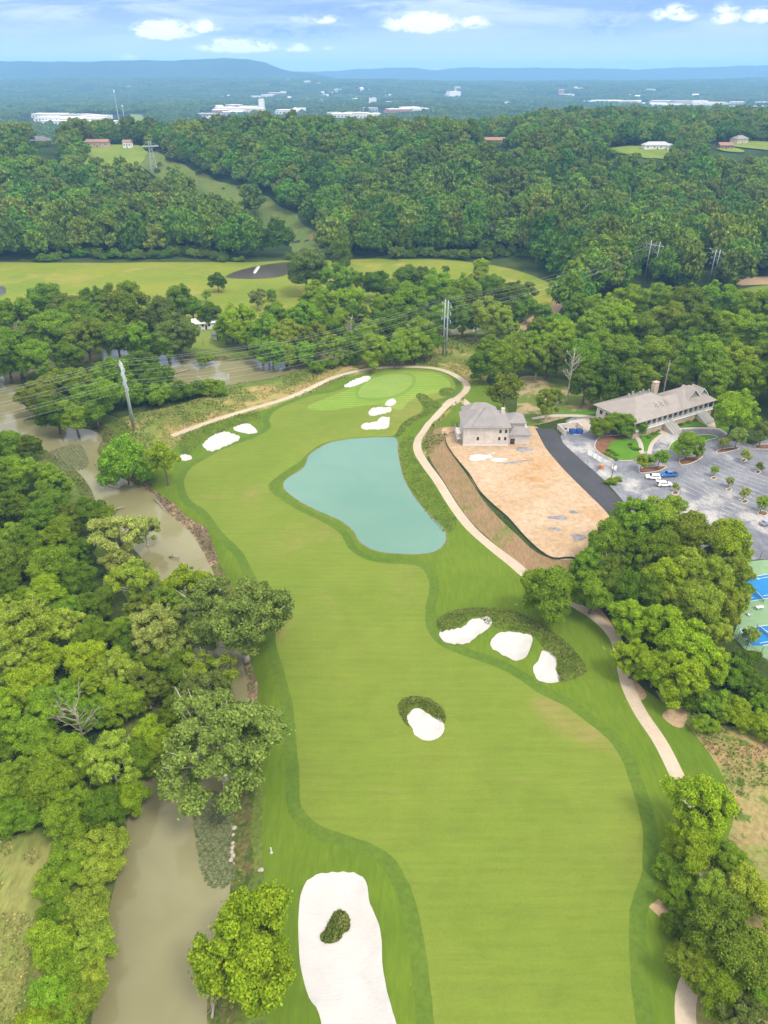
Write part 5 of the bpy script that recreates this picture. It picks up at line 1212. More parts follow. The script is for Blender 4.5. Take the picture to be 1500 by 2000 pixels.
for z in (2, 4.2):
    for x in (-.6, .8): f.tube([(x, 0, z), (x, 9, z)], .04, 5)
f.build('frame', STEELG, sc_); MB().box(-.6, .8, 0, 9, 2.05, 2.13).box(-.6, .8, 0, 5, 4.25, 4.33).build('plank', TRIM, sc_)

# clubhouse: local x runs along the front, y to the back
cl0 = np.array([127.8, 255.6]) - 43.6 * np.array([math.cos(math.radians(30)), math.sin(math.radians(30))])
root = empty('clubhouse', (cl0[0], cl0[1], 2.0), math.radians(30), 'long pale clubhouse with grey shingle roofs, white porch rails and two stairways', 'clubhouse')
w = MB().box(.8, 26, 2.6, 19.4, -.5, 6.2).box(26, 43, 2.6, 14.6, -.5, 6.2); w.build('wall', plain('cream_siding', (.62, .58, .53, 1), .7), root)
MB().box(.6, 43.2, .5, 2.6, -.5, 2.45).build('porch_base', TANBRICK, root)
MB().box(.3, 43.6, .2, 2.6, 2.45, 2.7).build('porch_floor', WHITE, root)
rf = MB(); hip(rf, .2, 28, .3, 20, 6.4, 4.6, .6); hip(rf, 25, 43.4, .3, 15, 6.45, 5.0, .6)
# the low front slope joins both blocks
rf.face([(10, -.35, 6.3), (30, -.35, 6.3), (30, 7.4, 9.4), (14, 7.4, 9.9)])
rfo = rf.build('roof', BROWNSH, root)
def gable(u, wd, v0, v1, z0, rise, name='gable'):
    g = MB(); g.face([(u - wd / 2, v0, z0), (u, v0, z0 + rise), (u, v1, z0 + rise), (u - wd / 2, v1, z0)]); g.face([(u + wd / 2, v0, z0), (u + wd / 2, v1, z0), (u, v1, z0 + rise), (u, v0, z0 + rise)])
    g.face([(u - wd / 2 + .3, v0 + .5, z0), (u + wd / 2 - .3, v0 + .5, z0), (u, v0 + .5, z0 + rise - .2)])
    o = g.build(name, BROWNSH, rfo)
    f = MB(); t = .35
    f.face([(u - wd / 2, v0 - .02, z0 - t), (u, v0 - .02, z0 + rise - t), (u, v0 - .02, z0 + rise), (u - wd / 2, v0 - .02, z0)]); f.face([(u + wd / 2, v0 - .02, z0 - t), (u + wd / 2, v0 - .02, z0), (u, v0 - .02, z0 + rise), (u, v0 - .02, z0 + rise - t)])
    f.build('bargeboard', WHITE, root); return o
gable(33.5, 8.5, 2.5, 8.6, 8.0, 3.9); gable(39.0, 6.5, 2.8, 8.4, 8.0, 3.1)
for u in (15.2, 17.8, 20.4):
    gable(u, 1.7, 3.6, 8.2, 8.35, .9, 'dormer')
    dw = MB().box(u - .6, u + .6, 3.95, 4.4, 7.4, 8.4).build('dormer_wall', WHITE, root)
    MB().box(u - .32, u + .32, 3.9, 3.96, 7.75, 8.35).build('window', WIN, root)
MB().box(22, 24.2, 12, 13.6, 7, 13.2).box(21.85, 24.35, 11.85, 13.75, 13.2, 13.5).build('chimney', TANBRICK, root)
for u, v in ((9, 12.6), (12, 13.4), (14.5, 12.2), (17, 13.0), (19, 12)): MB().box(u, u + .5, v, v + .5, 9, 11.4).build('roof_vent', STEELG, root)
for i in range(16): u = .8 + i * 2.83; MB().box(u - .11, u + .11, .35, .57, 2.7, 6.25).build('porch_post', WHITE, root)
rl = MB()
for u0, u1 in ((.9, 16.2), (20.2, 34.2), (38.2, 43.2)):
    rl.box(u0, u1, .4, .48, 3.55, 3.66); rl.box(u0, u1, .4, .48, 2.8, 2.9)
    k = u0
    while k < u1: rl.box(k, k + .09, .4, .48, 2.9, 3.55); k += .22
rl.build('railing', WHITE, root)
for i in range(15): window(root, 2.2 + i * 2.83, 3.0, 1.7, 2.3, 2.6, WHITE)
for u in (4, 8, 12): window(root, 0, 0, .1, .1, 0) if False else None
for v in (5, 8, 11, 14, 17): window(root, v, 3.4, 1.5, 1.6, .8, WHITE, 'x', -1); window(root, v, .5, 1.5, 1.6, .8, WHITE, 'x', -1)
for u in (18.2, 36.2):
    st = MB(); n = 15
    for k in range(n): st.box(u - 1.9, u + 1.9, .2 - (k + 1) * .34, .2 - k * .34, -.4, 2.45 - k * .165)
    o = st.build('staircase', MAT['concrete'], root)
    for q in (-1.95, -.65, .65, 1.95):
        h = MB(); h.tube([(u + q, .2, 3.6), (u + q, -4.9, 1.1)], .07, 5); h.tube([(u + q, -4.9, -.2), (u + q, -4.9, 1.15)], .08, 5)
        h.face([(u + q, .15, 2.5), (u + q, -4.9, .05), (u + q, -4.9, .95), (u + q, .15, 3.45)]); h.build('handrail', WHITE, o)

def house(name, px_, py_, w_, d_, h_, rz, wall, roof, label, gab=True, rise=2.6, base=None, win=4, wing=None, loc=None):
    x, y, z = loc or march(px_, py_)
    root = empty(name, (x, y, z + .3), rz, label, 'house')
    m = MB().box(-w_ / 2, w_ / 2, -d_ / 2, d_ / 2, -1.5, h_)
    if wing: m.box(*wing, -1.5, h_ * .8)
    m.build('wall', wall, root)
    r_ = MB(); hip(r_, -w_ / 2, w_ / 2, -d_ / 2, d_ / 2, h_ + .02, rise, .6, gab)
    if wing: hip(r_, *wing, h_ * .8 + .02, rise * .7, .5, True)
    r_.build('roof', roof, root)
    for i in range(win): window(root, -w_ / 2 + w_ * (i + .5) / win, h_ * .42, 1.3, 1.3, -d_ / 2, WHITE)
    MB().box(-.5, .5, -d_ / 2 - .07, -d_ / 2, -.2, 2.1).build('door', WIN, root)
    return root
house('ridge_house', 193, 288, 23, 9, 5.2, .05, TANBRICK, REDSH, 'tan brick ridge house with rusty roof above the green lawn', True, 2.4, wing=(-15.5, -11.6, -4.6, 3.5))
house('ridge_house', 251, 290, 8.5, 7, 6.2, -.05, WHITE, REDSH, 'small white two-storey ridge house beside the lawn', True, 1.8, win=3)
house('ridge_house', 80, 282, 22, 12, 3.6, -.2, TM['g'], DARKSH, 'grey roofed ridge house sunk among trees near the warehouses', False, 4.4)
house('ridge_house', 966, 283, 22, 10, 4.6, -.1, TANBRICK, REDSH, 'brown brick house peeping out of the forest crest', True, 2.6)
house('ridge_house', 1280, 292, 27, 10, 4.0, .05, WHITE, TM['g'], 'long white ridge house with pale grey roof beside a lawn', False, 3.0, wing=(9, 18, -8, 2))
house('ridge_house', 1442, 281, 18, 10, 5.0, .5, TM['b'], SHINGLE, 'beige house with grey hip roof on the bare ridge meadow', False, 3.2)
house('ridge_house', 1414, 291, 14, 9, 3.4, .1, REDBRICK, REDSH, 'small red brick house below the beige one on the ridge', True, 2.6)
house('homestead', 400, 640, 13, 7, 3.2, .3, WHITE, ROOFW, 'white roofed homestead half hidden by the trees near the meadow', True, 1.8, loc=G(402, 640))
house('shed', 428, 662, 5.5, 3.5, 2.3, -.1, WHITE, DARKSH, 'small dark roofed shed on the homestead lawn', True, .9, win=1, loc=G(428, 662))
house('shed', 455, 664, 4.5, 3, 2.2, .2, TM['g'], DARKSH, 'grey lean shed under the lime trees of the homestead', True, .8, win=1, loc=G(456, 665))

# ------------------------------------------------------------------ power lines
POLE = plain('pole_steel', (.46, .52, .55, 1), .4, .35, .08, .3)
INSUL = plain('insulator_glass', (.62, .70, .72, 1), .25, 0, .05)
def twin_pole(x, y, z, rz, label, h=27.0, levels=(25.5, 21.8, 18.2)):
    root = empty('power_pylon', (x, y, z - .3), rz, label, 'pylon'); out = []
    for s in (-1.15, 1.15): MB().tube([(s, 0, -.5), (s, 0, h * .5), (s, 0, h)], [.42, .32, .2], 10).build('pole', POLE, root, smooth=True)
    b = MB()
    for l in (h - 1, h * .72, h * .5): b.tube([(-1.15, 0, l), (1.15, 0, l)], .09, 5)
    b.build('brace', POLE, root)
    for l in levels:
        for s in (-1, 1):
            a = MB(); a.tube([(s * 1.15, 0, l - 1.2), (s * 3.2, 0, l)], .09, 5); a.tube([(s * 1.15, 0, l + .9), (s * 3.2, 0, l)], .07, 5)
            o = a.build('crossarm', POLE, root); MB().tube([(s * 3.2, 0, l), (s * 3.2, 0, l - 1.4)], [.14, .14], 6).build('insulator', INSUL, o)
            out.append((s * 3.2, l - 1.4))
    out += [(-1.15, h), (1.15, h)]
    c, s_ = math.cos(rz), math.sin(rz)
    return [Vector((x + u * c, y + u * s_, z + l)) for u, l in out]
def h_frame(x, y, z, rz, label, h=20.0):
    root = empty('power_pylon', (x, y, z - .3), rz, label, 'pylon')
    for s in (-3, 3): MB().tube([(s, 0, -.5), (s, 0, h)], [.26, .17], 8).build('pole', POLE, root, smooth=True)
    b = MB().tube([(-6.2, 0, h - 2.5), (6.2, 0, h - 2.5)], .16, 6); b.tube([(-3, 0, h - 2.7), (3, 0, h - 8)], .08, 5); b.tube([(3, 0, h - 2.7), (-3, 0, h - 8)], .08, 5); b.tube([(-6, 0, h - 2.5), (-3, 0, h - .6)], .07, 5); b.tube([(6, 0, h - 2.5), (3, 0, h - .6)], .07, 5)
    b.build('crossarm', POLE, root)
    c, s_ = math.cos(rz), math.sin(rz); out = []
    for u in (-5.9, 0, 5.9): MB().tube([(u, 0, h - 2.5), (u, 0, h - 4)], .13, 6).build('insulator', INSUL, root); out.append((u, h - 4))
    out += [(-5.9, h - 2.3), (0, h - 2.3), (5.9, h - 2.3), (-3, h), (3, h)]
    return [Vector((x + u * c, y + u * s_, z + l)) for u, l in out]
WIRE = plain('aluminium_wire', (.55, .56, .57, 1), .45, .4, .05)
DWIRE = plain('weathered_wire', (.30, .31, .33, 1), .5, .3, .05)
def cable(a, b, sag, r_, label, group, mat=WIRE):
    n = 22; pts = [a.lerp(b, i / n) - Vector((0, 0, sag * 4 * (i / n) * (1 - i / n))) for i in range(n + 1)]
    return tag(MB().tube(pts, r_, 5).build('power_cable', mat, None, smooth=True), label, 'cable', group)
p1 = G(262, 838); p2 = G(868, 695); d = math.atan2(p2[1] - p1[1], p2[0] - p1[0]); rz = d + math.pi / 2
A1 = twin_pole(*p1, rz, 'tall twin steel pole structure by the river bend above the large bush')
A2 = twin_pole(*p2, rz, 'twin steel pole structure on the dry grass behind the putting green')
p0 = (p1[0] - 150, p1[1] - 100, 0); A0 = [v + Vector((p0[0] - p1[0], p0[1] - p1[1], 0)) for v in A1]
p4 = G(1265, 556); A4 = h_frame(p4[0], p4[1], 0, rz + .1, 'two-legged frame pylon rising from the wood beyond the clubhouse', 27)
p3 = G(1387, 557); A3 = twin_pole(*p3, rz + .5, 'pale twin pole structure leaning out of the wood near the sandy field', 22, (21, 17.5, 14))
wl = ['upper', 'upper', 'middle', 'middle', 'lower', 'lower', 'shield', 'shield']
for i in range(8):
    sd = 'river side' if i % 2 else 'course side'
    cable(A0[i], A1[i], 3.5, .024, f'{wl[i]} {sd} cable slung from the tall poles out over the river wood', 'cables over the river wood')
    cable(A1[i], A2[i], 4.5, .024, f'{wl[i]} {sd} cable slung between the two twin pole structures', 'cables between the twin poles')
    cable(A2[i], A4[i], 4.0, .026, f'{wl[i]} {sd} cable slung from the putting green poles to the frame pylon', 'cables to the frame pylon')
# lattice tower on the hill
lx, ly, lz = march(300, 331)
root = empty('lattice_tower', (lx, ly, lz - .3), .5, 'pale lattice tower at the top of the hillside clearing', 'pylon')
H_ = 25.0
for sx, sy in ((-1, -1), (1, -1), (1, 1), (-1, 1)): MB().tube([(sx * 3, sy * 3, -.5), (sx * 1.3, sy * 1.3, H_ * .72), (sx * .9, sy * .9, H_)], [.22, .18, .14], 5).build('leg', STEELG, root)
lt = MB()
for k in range(8):
    z0, z1 = H_ * k / 8, H_ * (k + 1) / 8; w0 = 3 - 1.7 * min(1, z0 / (H_ * .72)); w1 = 3 - 1.7 * min(1, z1 / (H_ * .72))
    for a, b in (((-1, -1), (1, -1)), ((1, -1), (1, 1)), ((1, 1), (-1, 1)), ((-1, 1), (-1, -1))):
        lt.tube([(a[0] * w0, a[1] * w0, z0), (b[0] * w1, b[1] * w1, z1)], .09, 4); lt.tube([(b[0] * w0, b[1] * w0, z0), (a[0] * w1, a[1] * w1, z1)], .09, 4)
lt.build('lattice', STEELG, root)
MB().box(-8, 8, -.8, .8, H_ * .80, H_ * .84).tube([(-8, 0, H_ * .82), (-1, 0, H_ * .97)], .1, 4).tube([(8, 0, H_ * .82), (1, 0, H_ * .97)], .1, 4).build('crossarm', STEELG, root)
for k, u in enumerate((-7.5, 0, 7.5)):
    a = Vector((lx + u * .88, ly + u * .48, lz + H_ * .79)); b = A3[(0, 7, 1)[k]]
    cable(a, b, 14, .04, f"{('outer', 'middle', 'inner')[k]} long cable from the hill tower across the forest face", 'cables across the forest face', DWIRE)
    b2 = Vector((b.x + 190, b.y + 25, b.z + 3)); cable(b, b2, 3, .05, f"{('outer', 'middle', 'inner')[k]} cable running on from the pale poles over the sandy field", 'cables over the sandy field', DWIRE)
def wood_pole(px_, py_, h, label):
    x, y, z = G(px_, py_); root = empty('utility_pole', (x, y, z - .2), .6, label, 'utility pole')
    MB().tube([(0, 0, -.4), (0, 0, h)], [.17, .11], 8).build('pole', PALEBARK, root, smooth=True); MB().box(-.9, .9, -.07, .07, h - .7, h - .5).build('crossarm', PALEBARK, root)
    MB().tube([(.25, 0, h - 1.9), (.25, 0, h - 1.0)], .2, 8).build('transformer', STEELG, root)
wood_pole(186, 823, 10, 'pale wooden utility pole on the river spit'); wood_pole(450, 768, 9, 'pale wooden utility pole in the tall grass by the river'); wood_pole(397, 672, 8, 'short white pole on the homestead lawn')
def mast(px_, py_, h, label):
    x, y, z = far_pt(px_, py_); root = empty('radio_mast', (x, y, z), 0, label, 'mast')
    MB().tube([(0, 0, 0), (0, 0, h)], [1.2, .5], 6).build('pole', STEELG, root); MB().tube([(0, 0, h * .92), (0, 0, h)], 1.6, 6).build('antenna', WHITE, root)
mast(233, 240, 75, 'thin mast by the warehouse estate'); mast(245, 245, 45, 'short pale mast beside the valley sports field'); mast(880, 166, 45, 'slender mast on the slope near the pale rising road')

# ------------------------------------------------------------------ cars
GLASS = plain('car_glass', (.03, .035, .045, 1), .08, 0, .1, 1, .7); TYRE = plain('tyre_rubber', (.03, .03, .032, 1), .8); RIM = plain('wheel_rim', (.5, .5, .52, 1), .3, .7); LAMP = plain('headlamp', (.85, .85, .82, 1), .15); REDL = plain('tail_lamp', (.5, .03, .03, 1), .3)
def car_paint(name, c):
    m, nt, b = new_mat(name); b.inputs['Base Color'].default_value = c; b.inputs['Roughness'].default_value = .25; b.inputs['Coat Weight'].default_value = .6; b.inputs['Coat Roughness'].default_value = .05; return m
def car(px_, py_, rz, paint, label, kind='suv', cat='car', name='parked_car', hatch=False):
    x, y, z = G(px_, py_); z = hf1(x, y)
    root = empty(name, (x, y, z + .03), rz, label, cat)
    def shell(prof, w0, w1, zb, zt):
        m = MB(); k = len(prof)
        for s in (-1, 1): m.v += [(a, s * (w0 + (w1 - w0) * max(0, min(1, (b - zb) / (zt - zb)))), b) for a, b in prof]
        m.f += [tuple(range(k))[::-1], tuple(range(k, 2 * k))] + [(i, (i + 1) % k, k + (i + 1) % k, k + i) for i in range(k)]
        return m
    if kind == 'pickup':
        body = [(-2.8, .42), (-2.82, .75), (-2.78, 1.12), (-1.0, 1.12), (1.15, 1.12), (2.5, 1.02), (2.78, .85), (2.82, .45)]
        cab = [(-.95, 1.1), (-.8, 1.72), (-.55, 1.85), (.55, 1.85), (.8, 1.76), (1.35, 1.1)]; wb = (-1.75, 1.75); wx = 1.0
    elif kind == 'sedan':
        body = [(-2.3, .35), (-2.35, .65), (-2.25, .95), (-1.2, 1.0), (1.0, .98), (2.15, .82), (2.32, .62), (2.3, .35)]
        cab = [(-1.75, .97), (-1.05, 1.42), (-.6, 1.48), (.2, 1.46), (.5, 1.36), (1.15, .96)]; wb = (-1.4, 1.4); wx = .9
    else:
        body = [(-2.3, .4), (-2.36, .75), (-2.3, 1.1), (-1.2, 1.12), (1.05, 1.1), (2.15, .98), (2.36, .72), (2.34, .4)]
        cab = [(-2.22, 1.08), (-1.95, 1.62), (-1.6, 1.72), (.1, 1.7), (.45, 1.6), (1.2, 1.08)]; wb = (-1.42, 1.42); wx = .93
    shell(body, wx, wx - .06, .4, 1.12).build('body', paint, root, bevel=.07, smooth=False)
    shell(cab, wx - .08, wx - .24, 1.0, 1.8).build('cabin', paint, root, bevel=.05)
    zt = max(b for _, b in cab); zl = min(b for _, b in cab)
    fr = cab[-1]; ft = cab[-2]
    def pane(pts): MB().face(pts).build('window', GLASS, root)
    e = .012
    pane([(fr[0] - .05 + e, -wx + .2, zl + .1 + e), (fr[0] - .05 + e, wx - .2, zl + .1 + e), (ft[0] + .03 + e, wx - .3, ft[1] - .02 + e), (ft[0] + .03 + e, -wx + .3, ft[1] - .02 + e)])
    for s in (-1, 1):
        y0 = s * (wx - .105 + e); y1 = s * (wx - .215 + e)
        pane([(cab[0][0] + .35, y0, zl + .16), (cab[-1][0] - .25, y0, zl + .16), (ft[0] - .1, y1, zt - .16), (cab[1][0] + .22, y1, zt - .16)])
    r0, r1 = cab[0], cab[1]
    if not hatch: pane([(r0[0] - e, -wx + .25, r0[1] + .12), (r1[0] - e + .02, -wx + .34, r1[1] - .05), (r1[0] - e + .02, wx - .34, r1[1] - .05), (r0[0] - e, wx - .25, r0[1] + .12)])
    else: MB().box(-2.9, -1.95, -.68, .68, 1.9, 1.98).build('tailgate', paint, root, bevel=.03); MB().box(-2.4, -2.3, -.6, .6, .8, 1.5).build('boot_opening', TYRE, root)
    if kind == 'pickup': MB().box(-2.68, -1.05, -.82, .82, 1.125, 1.14).build('bed', TYRE, root)
    for wxx in wb:
        for s in (-1, 1):
            t = MB().tube([(wxx, s * (wx - .22), .36), (wxx, s * (wx + .02), .36)], .36, 16).build('wheel', TYRE, root)
            MB().tube([(wxx, s * (wx - .1), .36), (wxx, s * (wx + .035), .36)], .22, 12).build('rim', RIM, t)
    for s in (-1, 1):
        MB().box(2.2, body[-2][0] + .02, s * .62 - .2, s * .62 + .2, .68, .84).build('headlight', LAMP, root); MB().box(body[1][0] - .02, -2.2, s * .7 - .14, s * .7 + .14, .78, .98).build('tail_light', REDL, root)
    return root
WP = car_paint('white_car_paint', (.80, .80, .80, 1)); BP = car_paint('blue_car_paint', (.02, .13, .42, 1)); GP = car_paint('grey_car_paint', (.22, .26, .33, 1))
car(1275, 935, 2.95, WP, 'white estate car parked beside the blue pickup', 'suv'); car(1306, 930, 3.28, BP, 'bright blue pickup with black load bed in the car park', 'pickup', 'pickup', 'pickup_truck')
car(1297, 949, .05, WP, 'white car with its tailgate raised, parked below the blue pickup', 'suv', 'car', 'parked_car', True); car(1497, 1024, .4, GP, 'blue grey sedan parked past the thicket at the lot edge', 'sedan')

# ------------------------------------------------------------------ yard, panels, courts and small things
x, y, z = G(1137, 845)
BLOCK = plain('block_wall', (.62, .57, .52, 1), .85, 0, .08)
root = empty('dumpster_yard', (x - 4, y + 1, hf1(x, y)), .25, 'pale block wall enclosure around the blue dumpsters', 'wall')
MB().box(-4, -3.7, -3, 3.4, -.2, 2).build('wall', BLOCK, root); MB().box(-3.7, 4, 3.1, 3.4, -.2, 2).build('wall', BLOCK, root); MB().box(4, 4.3, -1, 3.4, -.2, 2).build('wall', BLOCK, root)
BLUE = plain('blue_dumpster_paint', (.02, .12, .50, 1), .45); DBL = plain('dumpster_lid', (.02, .05, .16, 1), .5)
for i, (dx, lab) in enumerate(((-1.2, 'blue dumpster inside the block wall yard, nearer the construction house'), (1.3, 'blue dumpster inside the block wall yard, nearer the clubhouse'))):
    r2 = empty('dumpster', (x - 2.6 + dx * 1.0, y - .6, hf1(x, y) + .05), .25, lab, 'dumpster')
    MB().prism([(-1.05, .15), (1.05, .15), (1.15, 1.35), (-1.15, 1.65)], -.9, .9).build('bin', BLUE, r2, bevel=.04); MB().face([(-1.2, -.95, 1.69), (1.2, -.95, 1.39), (1.2, .95, 1.39), (-1.2, .95, 1.69)]).build('lid', DBL, r2)
    s = MB()
    for q in (-.7, 0, .7): s.box(q - .05, q + .05, -.98, -.9, .2, 1.4)
    s.build('rib', BLUE, r2)
PANELM = plain('white_mesh_panel', (1.15, 1.13, 1.1, 1), .6)
pts = [(1147, 888), (1157, 894), (1166, 899), (1174, 905)], [(1194, 916), (1204, 921)]
k = 0
for run in pts:
    for a, b in zip(run[:-1], run[1:]):
        xa, ya, za = G(*a); xb, yb, zb = G(*b)
        r2 = empty('barrier_panel', (xa, ya, hf1(xa, ya)), math.atan2(yb - ya, xb - xa), f'white temporary fence panel beside the access road, {ORD[k]} from the dumpster yard', 'fence panel', 'temporary fence panels by the access road'); L = math.hypot(xb - xa, yb - ya) - .1; k += 1
        MB().box(0, L, -.03, .03, .25, 2.0).build('sheet', PANELM, r2)
        for q in (0.05, L - .05): MB().tube([(q, 0, -.1), (q, 0, 2.1)], .05, 6).build('post', STEELG, r2)
x, y, z = G(1174, 915); r2 = empty('porta_box', (x, y, hf1(x, y)), .4, 'small rust orange crate at the end of the white panels', 'crate'); OR = plain('rust_orange', (.5, .2, .07, 1), .7)
MB().box(-.5, .5, -.6, .6, 0, 1.3).build('box', OR, r2, bevel=.04); MB().box(-.55, .55, -.65, .65, 1.3, 1.38).build('lid', OR, r2)
# lamp posts
for a, b, lab in ((1194, 935, 'black lamp post beside the access road shrub'), (1436, 1004, 'grey lamp post between thicket and parking lot')):
    x, y, z = G(a, b); r2 = empty('lamp_post', (x, y, hf1(x, y)), .3, lab, 'street lamp'); MB().tube([(0, 0, -.1), (0, 0, 5)], [.1, .07], 8).build('pole', TYRE if a < 1300 else STEELG, r2); MB().box(-.3, .5, -.15, .15, 5, 5.15).build('lamp_head', TYRE if a < 1300 else STEELG, r2)
# silt fence round the pad
SILT = plain('silt_fabric', (.05, .07, .05, 1), .8)
ln = resample(catmull(np.array([G(*q)[:2] for q in [(868, 846), (872, 868), (884, 888), (900, 908), (918, 930), (936, 960), (962, 987), (992, 1013), (1026, 1051), (1058, 1080), (1082, 1092), (1110, 1090), (1127, 1093)]]), False), 1.6, False)
r2 = empty('silt_fence', (0, 0, 0), 0, 'low dark silt fence tracing the edge of the dirt pad above the brown slope', 'fence'); f = MB()
zz = hfull(ln[:, 0], ln[:, 1])
for i in range(len(ln) - 1):
    a, b = ln[i], ln[i + 1]; t = (b - a) / np.hypot(*(b - a)); n_ = np.array([-t[1], t[0]]) * .03
    for s in (1, -1): f.face([(*(a + n_ * s), zz[i] - .1), (*(b + n_ * s), zz[i + 1] - .1), (*(b + n_ * s), zz[i + 1] + .65), (*(a + n_ * s), zz[i] + .65)])
    f.face([(*(a + n_), zz[i] + .65), (*(b + n_), zz[i + 1] + .65), (*(b - n_), zz[i + 1] + .65), (*(a - n_), zz[i] + .65)])
f.build('fabric', SILT, r2); g = MB()
for i in range(0, len(ln), 2): g.tube([(*ln[i], zz[i] - .2), (*ln[i], zz[i] + .85)], .04, 5)
g.build('stakes', BARK, r2)
# rubble and spoil on the pad
SPOIL = ground_mat('spoil', (.42, .38, .35, 1), (.55, .48, .40, 1), .5, None, .1, (.5, .7), 2, .25); DSP = ground_mat('dark_spoil', (.22, .215, .23, 1), (.30, .29, .30, 1), .5, None, .1, (.5, .7), 2, .25); WSP = ground_mat('lime_spoil', (.74, .72, .70, 1), (.60, .58, .57, 1), .4, None, .1, (.5, .7), 2, .2)
def mound(px_, py_, rx, ry, h, mat, label, rz=0.0, name='spoil_heap'):
    x, y, _ = G(px_, py_); r = random.Random(px_ * 31 + py_); V = []; f = []; R_, S_ = 8, 26; ph = [r.uniform(0, 6.28) for _ in range(4)]
    for k in range(R_ + 1):
        for j in range(S_):
            a = 2 * math.pi * j / S_; e = 1 + .22 * math.sin(2 * a + ph[0]) + .16 * math.sin(3 * a + ph[1]) + .1 * math.sin(7 * a + ph[2])
            q = k / R_ * e; u, v = rx * q * math.cos(a), ry * q * math.sin(a)
            X, Y = x + u * math.cos(rz) - v * math.sin(rz), y + u * math.sin(rz) + v * math.cos(rz)
            V.append([X, Y, h * (1 - (k / R_) ** 2) * (.7 + .3 * math.sin(5 * a + ph[3] + k)) + r.uniform(0, .06) * h])
    V = np.array(V); V[:, 2] += hfull(V[:, 0], V[:, 1]) + .02 - .06 * (np.arange(len(V)) >= R_ * S_)
    for k in range(R_):
        for j in range(S_): f.append((k * S_ + j, k * S_ + (j + 1) % S_, (k + 1) * S_ + (j + 1) % S_, (k + 1) * S_ + j))
    me = bpy.data.meshes.new(name); me.from_pydata(V.tolist(), [], f); me.shade_smooth()
    return tag(link_mesh(name, me, None, mat), label, 'spoil heap')
mound(1090, 1011, 2.6, 1.5, .35, DSP, 'larger slate grey spread of gravel in the middle of the dirt pad'); mound(1084, 1033, 1.6, 1.1, .3, DSP, 'smaller slate grey patch of gravel below the larger one')
mound(1130, 1049, 2.6, 1.5, .6, DSP, 'grey rubble heap at the thicket end of the dirt pad'); mound(1120, 1000, 1.6, .9, .25, DSP, 'thin grey streak of gravel close to the black road')
mound(937, 893, 4.5, 2.0, .3, WSP, 'broad whitish lime spread in front of the brick house'); mound(975, 898, 2.4, 1.6, .3, WSP, 'smaller whitish spread next to the grey streak before the house')
mound(1023, 878, 2.6, 2.2, .7, DSP, 'dark heap under tarp at the house corner by the road'); mound(1010, 902, 5.0, .8, .2, DSP, 'long curved dark streak of gravel running from the house corner', .25)
mound(1030, 975, 3.0, 1.2, .5, MAT['dirt'], 'low sandy hump in the middle of the dirt pad'); mound(1055, 950, 2.2, 1.2, .5, MAT['dirt'], 'sandy hump near the black road edge'); mound(958, 886, 1.4, 1.0, .6, SPOIL, 'grey beige rubble pile by the lime spread')
# tennis: lines, nets, posts, fence, furniture
def on_court(a, b): x, y, z = G(a, b); return Vector((x, y, hf1(x, y)))
LINE = plain('court_line_paint', (.82, .84, .86, 1), .6, 0, .03)
def strip_line(a, b, w=.12):
    p, q = on_court(*a), on_court(*b); n_ = max(2, int((q - p).length / 2)); d = (q - p).normalized(); s = Vector((-d.y, d.x, 0)) * w / 2; V = []; f = []
    for i in range(n_ + 1):
        c = p.lerp(q, i / n_); zc = hf1(c.x, c.y) + .03; V += [(c.x + s.x, c.y + s.y, zc), (c.x - s.x, c.y - s.y, zc)]
    for i in range(n_): f.append((2 * i, 2 * i + 1, 2 * i + 3, 2 * i + 2))
    me = bpy.data.meshes.new('court_line'); me.from_pydata(V, [], f); return tag(link_mesh('court_line', me, None, LINE), kind='structure')
for a, b in (((1452, 1128), (1560, 1112)), ((1462, 1174), (1600, 1150)), ((1455, 1133), (1570, 1116)), ((1460, 1168), (1594, 1145)), ((1464, 1148), (1496, 1142)), ((1478, 1127), (1502, 1149)), ((1445, 1230), (1560, 1212)), ((1490, 1262), (1590, 1240)), ((1445, 1230), (1466, 1262)), ((1484, 1257), (1580, 1238)), ((1490, 1228), (1520, 1250))): strip_line(a, b)
BAY = plain('worn_bay_paint', (.48, .48, .49, 1), .8, 0, .25, 2)
_cl = LINE; LINE = BAY
for a, b in (((1318, 962), (1454, 898)), ((1392, 1000), (1482, 922)), ((1440, 1010), (1500, 960))):
    p, q = on_court(*a), on_court(*b); d = (q - p).normalized(); n_ = Vector((-d.y, d.x, 0)); L = (q - p).length; k = 1.0
    while k < L:
        for s in (-1, 1):
            c0 = p + d * k + n_ * s * .15; c1 = c0 + n_ * s * 4.8; V = []; f = []
            for i in range(4):
                c = c0.lerp(c1, i / 3); zc_ = hf1(c.x, c.y) + .03; V += [(c.x + d.x * .07, c.y + d.y * .07, zc_), (c.x - d.x * .07, c.y - d.y * .07, zc_)]
            for i in range(3): f.append((2 * i, 2 * i + 1, 2 * i + 3, 2 * i + 2))
            me = bpy.data.meshes.new('bay_marking'); me.from_pydata(V, [], f); tag(link_mesh('bay_marking', me, None, BAY), kind='structure')
        k += 2.75
LINE = _cl
NETM = plain('net_mesh', (.08, .09, .09, 1), .8)
